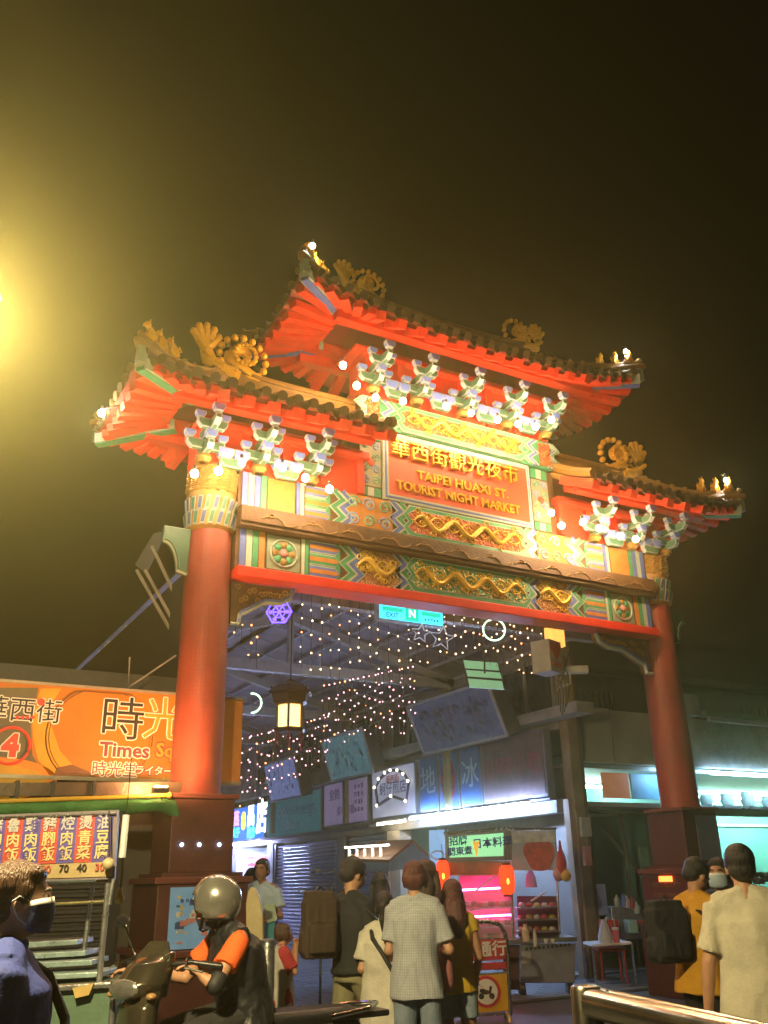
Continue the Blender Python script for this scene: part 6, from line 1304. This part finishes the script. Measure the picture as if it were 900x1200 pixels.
person('long-haired woman in dark clothes standing just beyond the man in the grey checked shirt', 499, 7.8, 1010, -25, {}, [('shirt', cloth('dark_plum_top', (.05, .025, .035)), dict(sleeve=.8)), ('trousers', MATS['black_trousers'], {})], 'long', hairb, female=True)
person('long-haired woman in a yellow top and denim shorts beside the barrier', 529, 7.3, 1033, 8, dict(wrl=V(-.16, .2, 1.1), wrr=V(.2, .12, .95)), [('shirt', cloth('yellow_top', (.58, .38, .03)), dict(sleeve=.3, hem=.86, ex=.022)), ('trousers', cloth('denim_shorts', (.26, .33, .42), .25), dict(leg=.3, name='shorts')), ('shoes', white, {})], 'long', hairr, female=True, build=.92, sk=skin2)
# right group
person('young man in a mustard T-shirt bending over his phone beside the right pedestal', 803, 6.9, 1008, -62, dict(wrr=V(.08, .33, 1.17), elr=V(.22, .08, 1.12), wrl=V(0, .33, 1.17), ell=V(-.22, .08, 1.12)), [('shirt', cloth('mustard_tee', (.60, .30, .02)), dict(sleeve=.8, hem=.8, ex=.03)), ('trousers', MATS['black_trousers'], {}), ('shoes', black, {})], 'short', nod=.6, lean=.12, vox=.008)
person('dark-haired person with a pale mask, mostly hidden between the two men on the right', 840, 7.6, 1008, 150, {}, [('shirt', cloth('navy_top', (.03, .04, .09)), {}), ('trousers', MATS['black_trousers'], {}), ('mask', M('mask_pale', (.45, .6, .75), .75), {})], 'bowl')
person('tall man in a loose beige T-shirt, back turned, nearest at the right edge', 864, 5.35, 993, -14, dict(wrl=V(-.29, .03, .86), ell=V(-.25, -.03, 1.12)), [('shirt', cloth('beige_tee', (.58, .54, .42)), dict(sleeve=.85, hem=.78, ex=.04, fold=.018)), ('trousers', MATS['dark_jeans'], {}), ('shoes', black, {})], 'short', build=1.04, vox=.008)
# carried things
def backpack(name, label, u, v, d, sz, m, yaw=0):
    t = thing(name, label, 'backpack', at(u, v, d=d)); c = at(u, v, d=d); rz = Matrix.Rotation(TH + R(yaw), 3, 'Z'); mb = MB(); w_, dp, h_ = sz
    mb2 = []; 
    q = MB(); q.box((0, 0, -.06 * h_), (w_, dp * .8, h_ * .84)); q.box((0, .01, .1 * h_), (w_ * .86, dp * .7, h_ * .8)); q.box((0, -dp * .5, -.18 * h_), (w_ * .8, dp * .3, h_ * .42)); q.box((w_ * .5, 0, -.25 * h_), (w_ * .2, dp * .6, h_ * .3)); q.box((-w_ * .5, 0, -.25 * h_), (w_ * .2, dp * .6, h_ * .3)); q.v = [rz @ p + c for p in q.v]; e = MB(); e.v = q.v; e.f = q.f; e.m = q.m
    o = fuse(e, 'pack_body', m, t, .009, fold=.007, fscale=16, smooth=14); o.matrix_parent_inverse = chain_mat(t).inverted()
    q = MB(); q.tube([c + rz @ V(w_ * .42 * math.cos(a), -dp * .2, h_ * (.12 + .33 * math.sin(a))) for a in [PI * k / 12 for k in range(13)]], .006, 5); q.build('zip', M('zip_dark', (.01, .01, .01), .4), t, True)
    for s_ in (-1, 1): q = MB(); q.tube([c + rz @ V(s_ * w_ * .25, dp * .4, h_ * .42), c + rz @ V(s_ * w_ * .3, dp * .9, h_ * .3), c + rz @ V(s_ * w_ * .35, dp * .8, -h_ * .1)], .018, 8); q.build('shoulder_strap', m, t, True)
    q = MB(); q.tube([c + rz @ V(-.03, 0, h_ * .5), c + rz @ V(0, 0, h_ * .58), c + rz @ V(.03, 0, h_ * .5)], .008, 6); q.build('grab_handle', black, t, True); return t
backpack('backpack', 'large brown backpack worn by the man in the black T-shirt', 374, 1084, 7.15, (.24, .2, .46), cloth('brown_pack', (.05, .03, .018)), -70)
backpack('backpack', 'black backpack worn by the young man in mustard', 783, 1092, 6.8, (.26, .17, .40), cloth('black_pack', (.015, .016, .02)), -75)
t = thing('bag', 'soft pink tote bag carried by the woman in the yellow top', 'bag', at(520, 1130, d=7.05)); mb = MB(); c = at(521, 1133, d=7.05); mb.tube([c + ZV * .16, c + ZV * .08, c - ZV * .10, c - ZV * .16], [.025, .055, .07, .04], 12); mb.build('bag_body', cloth('dusty_pink', (.42, .16, .17)), t, True)
def phone(label, u, v, d): t = thing('phone', label, 'phone', at(u, v, d=d)); mb = MB(); mb.box(at(u, v, d=d), (.075, .012, .15), Matrix.Rotation(TH, 3, 'Z') @ Matrix.Rotation(R(-50), 3, 'X')); mb.build('phone_body', black, t, bevel=.004)
phone('dark phone held by the man in the black T-shirt', 437, 1073, 7.1); phone('dark phone held by the young man in mustard', 828, 1075, 6.7)
t = thing('potted_plant', 'dark leafy plant against the shutter behind the brown backpack', 'plant', at(378, 1060, d=9)); rnd = random.Random(8); c = at(376, 1060, d=9.2); lf = M('leaf_dark', (.03, .05, .04), .5, var=.3); mb = MB()
mb.lathe([(.12, -c.z), (.16, .3 - c.z), (.15, .32 - c.z)], c, 14); mb.build('pot', M('pot_brown', (.12, .07, .05), .6), t)
mb = MB(); mb.tube([(c.x, c.y, .3), c], .012, 6); mb.build('stem', lf, t)
for k in range(60):
    a = rnd.uniform(0, 2 * PI); z_ = rnd.uniform(-.35, .3); r_ = rnd.uniform(.03, .2); p = c + V(math.cos(a) * r_, math.sin(a) * r_, z_); dr = V(math.cos(a), math.sin(a), rnd.uniform(-.2, .8)).normalized(); sd = dr.cross(ZV).normalized() * .025; mb = MB(); mb.add([p, p + dr * .05 + sd, p + dr * .12, p + dr * .05 - sd, p + dr * .05 + ZV * .008], [(0, 1, 4), (1, 2, 4), (2, 3, 4), (3, 0, 4)]); mb.build('leaf', lf, t)
t = thing('cream_board', 'tall cream surfboard-shaped panel standing beside the left pedestal', 'board', at(297, 1130, d=8.2)); t.location.z = 0; cbm = M('cream_board', (.55, .45, .24), .5, dirt=.15)
pts = [(289, 1180), (288, 1060), (290, 1045), (294, 1039), (299, 1041), (304, 1052), (308, 1075), (309, 1180)]; plate('panel', pts, 8.2, .06, cbm, t, bevel=.01)
t = thing('steel_bollard', 'short grey steel post between the cream board and the child', 'bollard', at(314, 1110, d=7.6)); t.location.z = 0; c = at(314, 1108, d=7.6); mb = MB(); mb.lathe([(.055, -c.z), (.055, .0), (.05, .02), (.06, .025), (.06, .04), (.02, .05)], c, 18); mb.build('shaft', stp, t, True)

# ------------------------------------------------------------------ scooter and rider
# local frame: +X forward, origin on the ground under the seat
RD = 5.75; gpt = at(268, 1100, d=RD); HD = PI + (TH - PI / 2) + R(30)
sco = thing('motor_scooter', 'dark bronze motor scooter with its headlight towards the viewer', 'scooter', (gpt.x, gpt.y, 0), HD)
body = M('scooter_bronze', (.16, .14, .10), .18, metal=.8, var=.15, scale=3, bump=.02); blkp = M('scooter_black', (.015, .015, .017), .3); chrome = M('chrome', (.7, .7, .7), .08, metal=1, var=0, bump=0)
def sp_(name, mb, m, smooth=True, bevel=0): return mb.build(name, m, sco, smooth, bevel, local=True)
mb = MB(); loft(mb, [(V(.30, 0, .25), .05, .2, 0), (V(.45, 0, .45), .08, .22, 0), (V(.52, 0, .7), .09, .24, 0), (V(.50, 0, .9), .10, .2, 0), (V(.44, 0, 1.0), .08, .13, 0)], 20)
e = fuse(mb, 'front_apron', body, sco, .012, smooth=4)
mb = MB(); loft(mb, [(V(.48, 0, .93), .13, .12, 0), (V(.50, 0, 1.0), .15, .15, 0), (V(.44, 0, 1.10), .12, .13, 0), (V(.36, 0, 1.15), .05, .09, 0)], 20); fuse(mb, 'handlebar_cowl', body, sco, .01, smooth=4)
mb = MB(); mb.ball((.635, 0, .985), (.03, .11, .05), 16); sp_('headlight', mb, M('headlight_glass', (.5, .5, .48), .08, metal=.8, var=.2, scale=20))
for s_ in (-1, 1): mb = MB(); mb.ball((.575, s_ * .15, .95), (.03, .03, .018), 12); sp_('indicator', mb, M('indicator_glass', (.35, .2, .08), .15))
mb = MB(); vs = [(.50, -.11, 1.06), (.50, .11, 1.06), (.42, .12, 1.14), (.39, .07, 1.2), (.39, -.07, 1.2), (.42, -.12, 1.14)]; mb.poly(vs, (.008, 0, .004)); sp_('windscreen', mb, M('smoke_screen', (.05, .045, .03), .12, alpha=.8), False)
for s_ in (-1, 1):
    mb = MB(); mb.tube([(.42, s_ * .05, 1.08), (.36, s_ * .22, 1.1), (.28, s_ * .33, 1.08)], .013, 8); sp_('handlebar', mb, blkp); mb = MB(); mb.tube([(.33, s_ * .27, 1.09), (.27, s_ * .36, 1.075)], .019, 10); sp_('grip', mb, blkp)
    mb = MB(); mb.tube([(.38, s_ * .20, 1.12), (.46, s_ * .27, 1.08), (.42, s_ * .36, 1.06)], .006, 6); sp_('brake_lever', mb, chrome)
    if s_ > 0: continue
    mb = MB(); mb.tube([(.36, s_ * .2, 1.1), (.38, s_ * .28, 1.24), (.36, s_ * .32, 1.28)], .006, 6); sp_('mirror_stalk', mb, chrome); mb = MB(); mb.ball((.35, s_ * .36, 1.3), (.012, .065, .04), 12); sp_('mirror', mb, blkp)
mb = MB(); mb.span(-.02, .42, -.14, .14, .27, .33); sp_('footboard', mb, blkp, False, .01)
mb = MB(); loft(mb, [(V(-.35, 0, .3), .3, .12, 0), (V(-.4, 0, .5), .42, .17, 0), (V(-.42, 0, .68), .46, .16, 0), (V(-.42, 0, .74), .42, .13, 0)], 24); fuse(mb, 'rear_body', body, sco, .014, smooth=4)
mb = MB(); loft(mb, [(V(-.38, 0, .72), .40, .13, 0), (V(-.4, 0, .78), .44, .15, 0), (V(-.4, 0, .81), .38, .11, 0)], 22); fuse(mb, 'seat', M('seat_vinyl', (.02, .02, .022), .4), sco, .012)
mb = MB(); mb.tube([(-.6, .13, .76), (-.85, .14, .79), (-.98, 0, .8), (-.85, -.14, .79), (-.6, -.13, .76)], .014, 8); sp_('grab_rail', mb, chrome); mb = MB(); mb.span(-1.0, -.62, -.13, .13, .74, .775); sp_('rear_rack', mb, blkp, False, .01)
for x_ in (.62, -.68):
    mb = MB(); mb.tube([(x_ + .21 * math.cos(a), 0, .25 + .21 * math.sin(a)) for a in [q * PI / 12 for q in range(25)]], .045, 10, cap=False); w1 = sp_('wheel', mb, blkp); mb = MB(); mb.tube([(x_, -.03, .25), (x_, .03, .25)], .16, 20); o = mb.build('rim', stp, w1); o.parent = w1; 
    o.matrix_parent_inverse = Matrix.Identity(4)
mb = MB(); mb.poly([(.62 + .27 * math.cos(a), -.06, .27 + .27 * math.sin(a)) for a in [.2 + q * .25 for q in range(10)]] + [(.62 + .24 * math.cos(a), -.06, .27 + .24 * math.sin(a)) for a in [2.45 - q * .25 for q in range(10)]], (0, .12, 0)); sp_('front_mudguard', mb, body)
for s_ in (-1, 1): mb = MB(); mb.tube([(.62, s_ * .07, .25), (.50, s_ * .06, .62)], .02, 8); sp_('fork', mb, stp)
mb = MB(); mb.tube([(.53, .0, .75), (.60, .12, .5), (.5, .2, .35)], .006, 6); sp_('cable', mb, blkp)
STEER = Matrix.Translation((.45, 0, 0)) @ Matrix.Rotation(R(28), 4, 'Z') @ Matrix.Translation((-.45, 0, 0))
for o in [k for k in bpy.data.objects if k.parent == sco and k.name.split('.')[0] in ('handlebar_cowl', 'headlight', 'indicator', 'windscreen', 'handlebar', 'grip', 'brake_lever', 'mirror_stalk', 'mirror')]: o.matrix_basis = STEER
# rider astride: person local +Y = scooter forward
top = at(256, 1034, d=RD); rj = dict(base_z=.0, top=1.46)
fo = lambda x, y, z: V(-y, x, z)     # scooter frame -> person frame
J = dict(pelvis=fo(-.2, 0, .88), chest=fo(-.14, 0, 1.12), neck=fo(-.04, 0, 1.33), head=fo(.03, 0, 1.46), shl=fo(-.08, .185, 1.28), shr=fo(-.08, -.185, 1.28), ell=fo(.10, .27, 1.05), elr=fo(.10, -.27, 1.05), wrl=fo(.17, .22, 1.10), wrr=fo(.40, -.33, 1.10),
         hil=fo(-.18, .09, .86), hir=fo(-.18, -.09, .86), knl=fo(.22, .16, .78), knr=fo(.22, -.16, .78), anl=fo(.16, .14, .38), anr=fo(.16, -.14, .38)); J['base_z'] = .0; J['top'] = 1.585
t, P, s = person('scooter rider in a silver helmet, orange short-sleeved shirt and black quilted vest', 258, RD, 1038, 90 + 30, J, [('shirt', cloth('orange_shirt', (.85, .13, .02)), dict(sleeve=.62, hem=.78, ex=.02)), ('vest', M('quilted_vest', (.015, .016, .02), .45, var=.3, scale=6, bump=.35), dict(hem=.80, ex=.045)), ('trousers', MATS['black_trousers'], {}), ('shoes', black, {})], None, vox=.008, sk=skin, build=1.05)
hm_ = thing('helmet', 'scratched silver open-face helmet on the rider', 'helmet', (0, 0, 0)); hm_.location = t.location + (Matrix.Rotation(t.rotation_euler.z, 3, 'Z') @ P['head']) + V(0, 0, .0); hm_.rotation_euler = (0, 0, t.rotation_euler.z - R(48)); hm_.scale = (.95, .95, .95)
silv = M('helmet_silver', (.45, .44, .40), .2, metal=.75, var=.2, scale=5, bump=.05, dirt=.2)
mb = MB(); vs = []; fs = []; n_ = 30; rows = 14; keep = {}
for i in range(rows + 1):
    a = PI * .74 * i / rows
    for q in range(n_): b_ = 2 * PI * q / n_; vs.append(V(math.sin(a) * math.cos(b_) * .125, math.sin(a) * math.sin(b_) * .145 - .012, math.cos(a) * .14 + .035))
for i in range(rows):
    for q in range(n_):
        b_ = 2 * PI * (q + .5) / n_; fr = math.sin(b_); 
        if fr > .55 and i > 7 or (fr > .2 and i > 11): continue
        fs.append((i * n_ + q, i * n_ + (q + 1) % n_, (i + 1) * n_ + (q + 1) % n_, (i + 1) * n_ + q))
mb.add(vs, fs); o = mb.build('helmet_shell', silv, hm_, True, local=True); o.modifiers.new('s', 'SOLIDIFY').thickness = -.018
mb = MB(); mb.tube([V(.127 * math.cos(a), .147 * math.sin(a) - .012, .035 + .02 * math.sin(a)) for a in [-.0 + q * PI / 12 for q in range(13)]], .006, 6); mb.build('visor_rim', M('rim_cream', (.55, .52, .42), .4), hm_, True, local=True)
mb = MB(); mb.tube([V(.10, .03, -.05), V(.07, .06, -.12), V(0, .075, -.135), V(-.07, .06, -.12), V(-.10, .03, -.05)], .006, 6); mb.build('chin_strap', black, hm_, True, local=True)
mb = MB(); loft(mb, [(V(0, .03, -.12), .06, .06, 0), (V(0, .035, -.06), .078, .085, 0), (V(0, .04, -.01), .078, .075, 0)], 16); o = mb.build('face_mask', M('mask_dark', (.03, .03, .05), .7), hm_, True, local=True)
mb = MB()
for e in (-1,): limb(mb, [lerp(P['shl'], P['ell'], .82), P['ell'], lerp(P['ell'], P['wrl'], .15)], [.05, .052, .046])
o = fuse(mb, 'elbow_guard', M('guard_black', (.02, .02, .024), .6), t, .008)


# ------------------------------------------------------------------ street lamp outside the left edge
lp = at(-70, 365, d=2.75)
sl = thing('street_lamp', 'tall street lamp with a glowing amber head beside the gate', 'street lamp', (lp.x - .9, lp.y + .2, 0))
mb = MB(); mb.tube([(lp.x - .9, lp.y + .2, 0), (lp.x - .9, lp.y + .2, 4.6), (lp.x - .85, lp.y + .2, lp.z + .1), (lp.x - .5, lp.y + .1, lp.z + .25), (lp.x, lp.y, lp.z + .16)], [.08, .06, .05, .045, .045], 12)
mb.build('pole', grey, sl, True)
mb = MB(); mb.ball(lp + Vector((0, 0, .12)), (.2, .12, .06), 14); mb.build('lamp_housing', grey, sl, True)
mb = MB(); mb.ball(lp, (.13, .08, .07), 14); mb.build('lamp_lens', M('amber_lens', (1, .7, .2), emit=1500, ecol=(1, .79, .38), var=0, bump=0), sl, True)

# ------------------------------------------------------------------ haze box added to give the lamp its wide yellow glare
hz = MB(); hz.span(-14, 34, -12, 42, -1.2, 12.5)
h = hz.build('haze', M('tmp', (1, 1, 1), var=0, bump=0)); h.data.materials.clear()
hm = bpy.data.materials.new('haze'); hm.use_nodes = True; n = hm.node_tree.nodes
n.remove(n['Principled BSDF']); pv = n.new('ShaderNodeVolumePrincipled'); hm.node_tree.links.new(pv.outputs[0], n['Material Output'].inputs['Volume'])
pv.inputs['Color'].default_value = (.95, .86, .38, 1); pv.inputs['Density'].default_value = .0056; pv.inputs['Anisotropy'].default_value = .82  # yellow scatter colour makes the glow yellower than the lamp
h.data.materials.append(hm); h['kind'] = 'stuff'
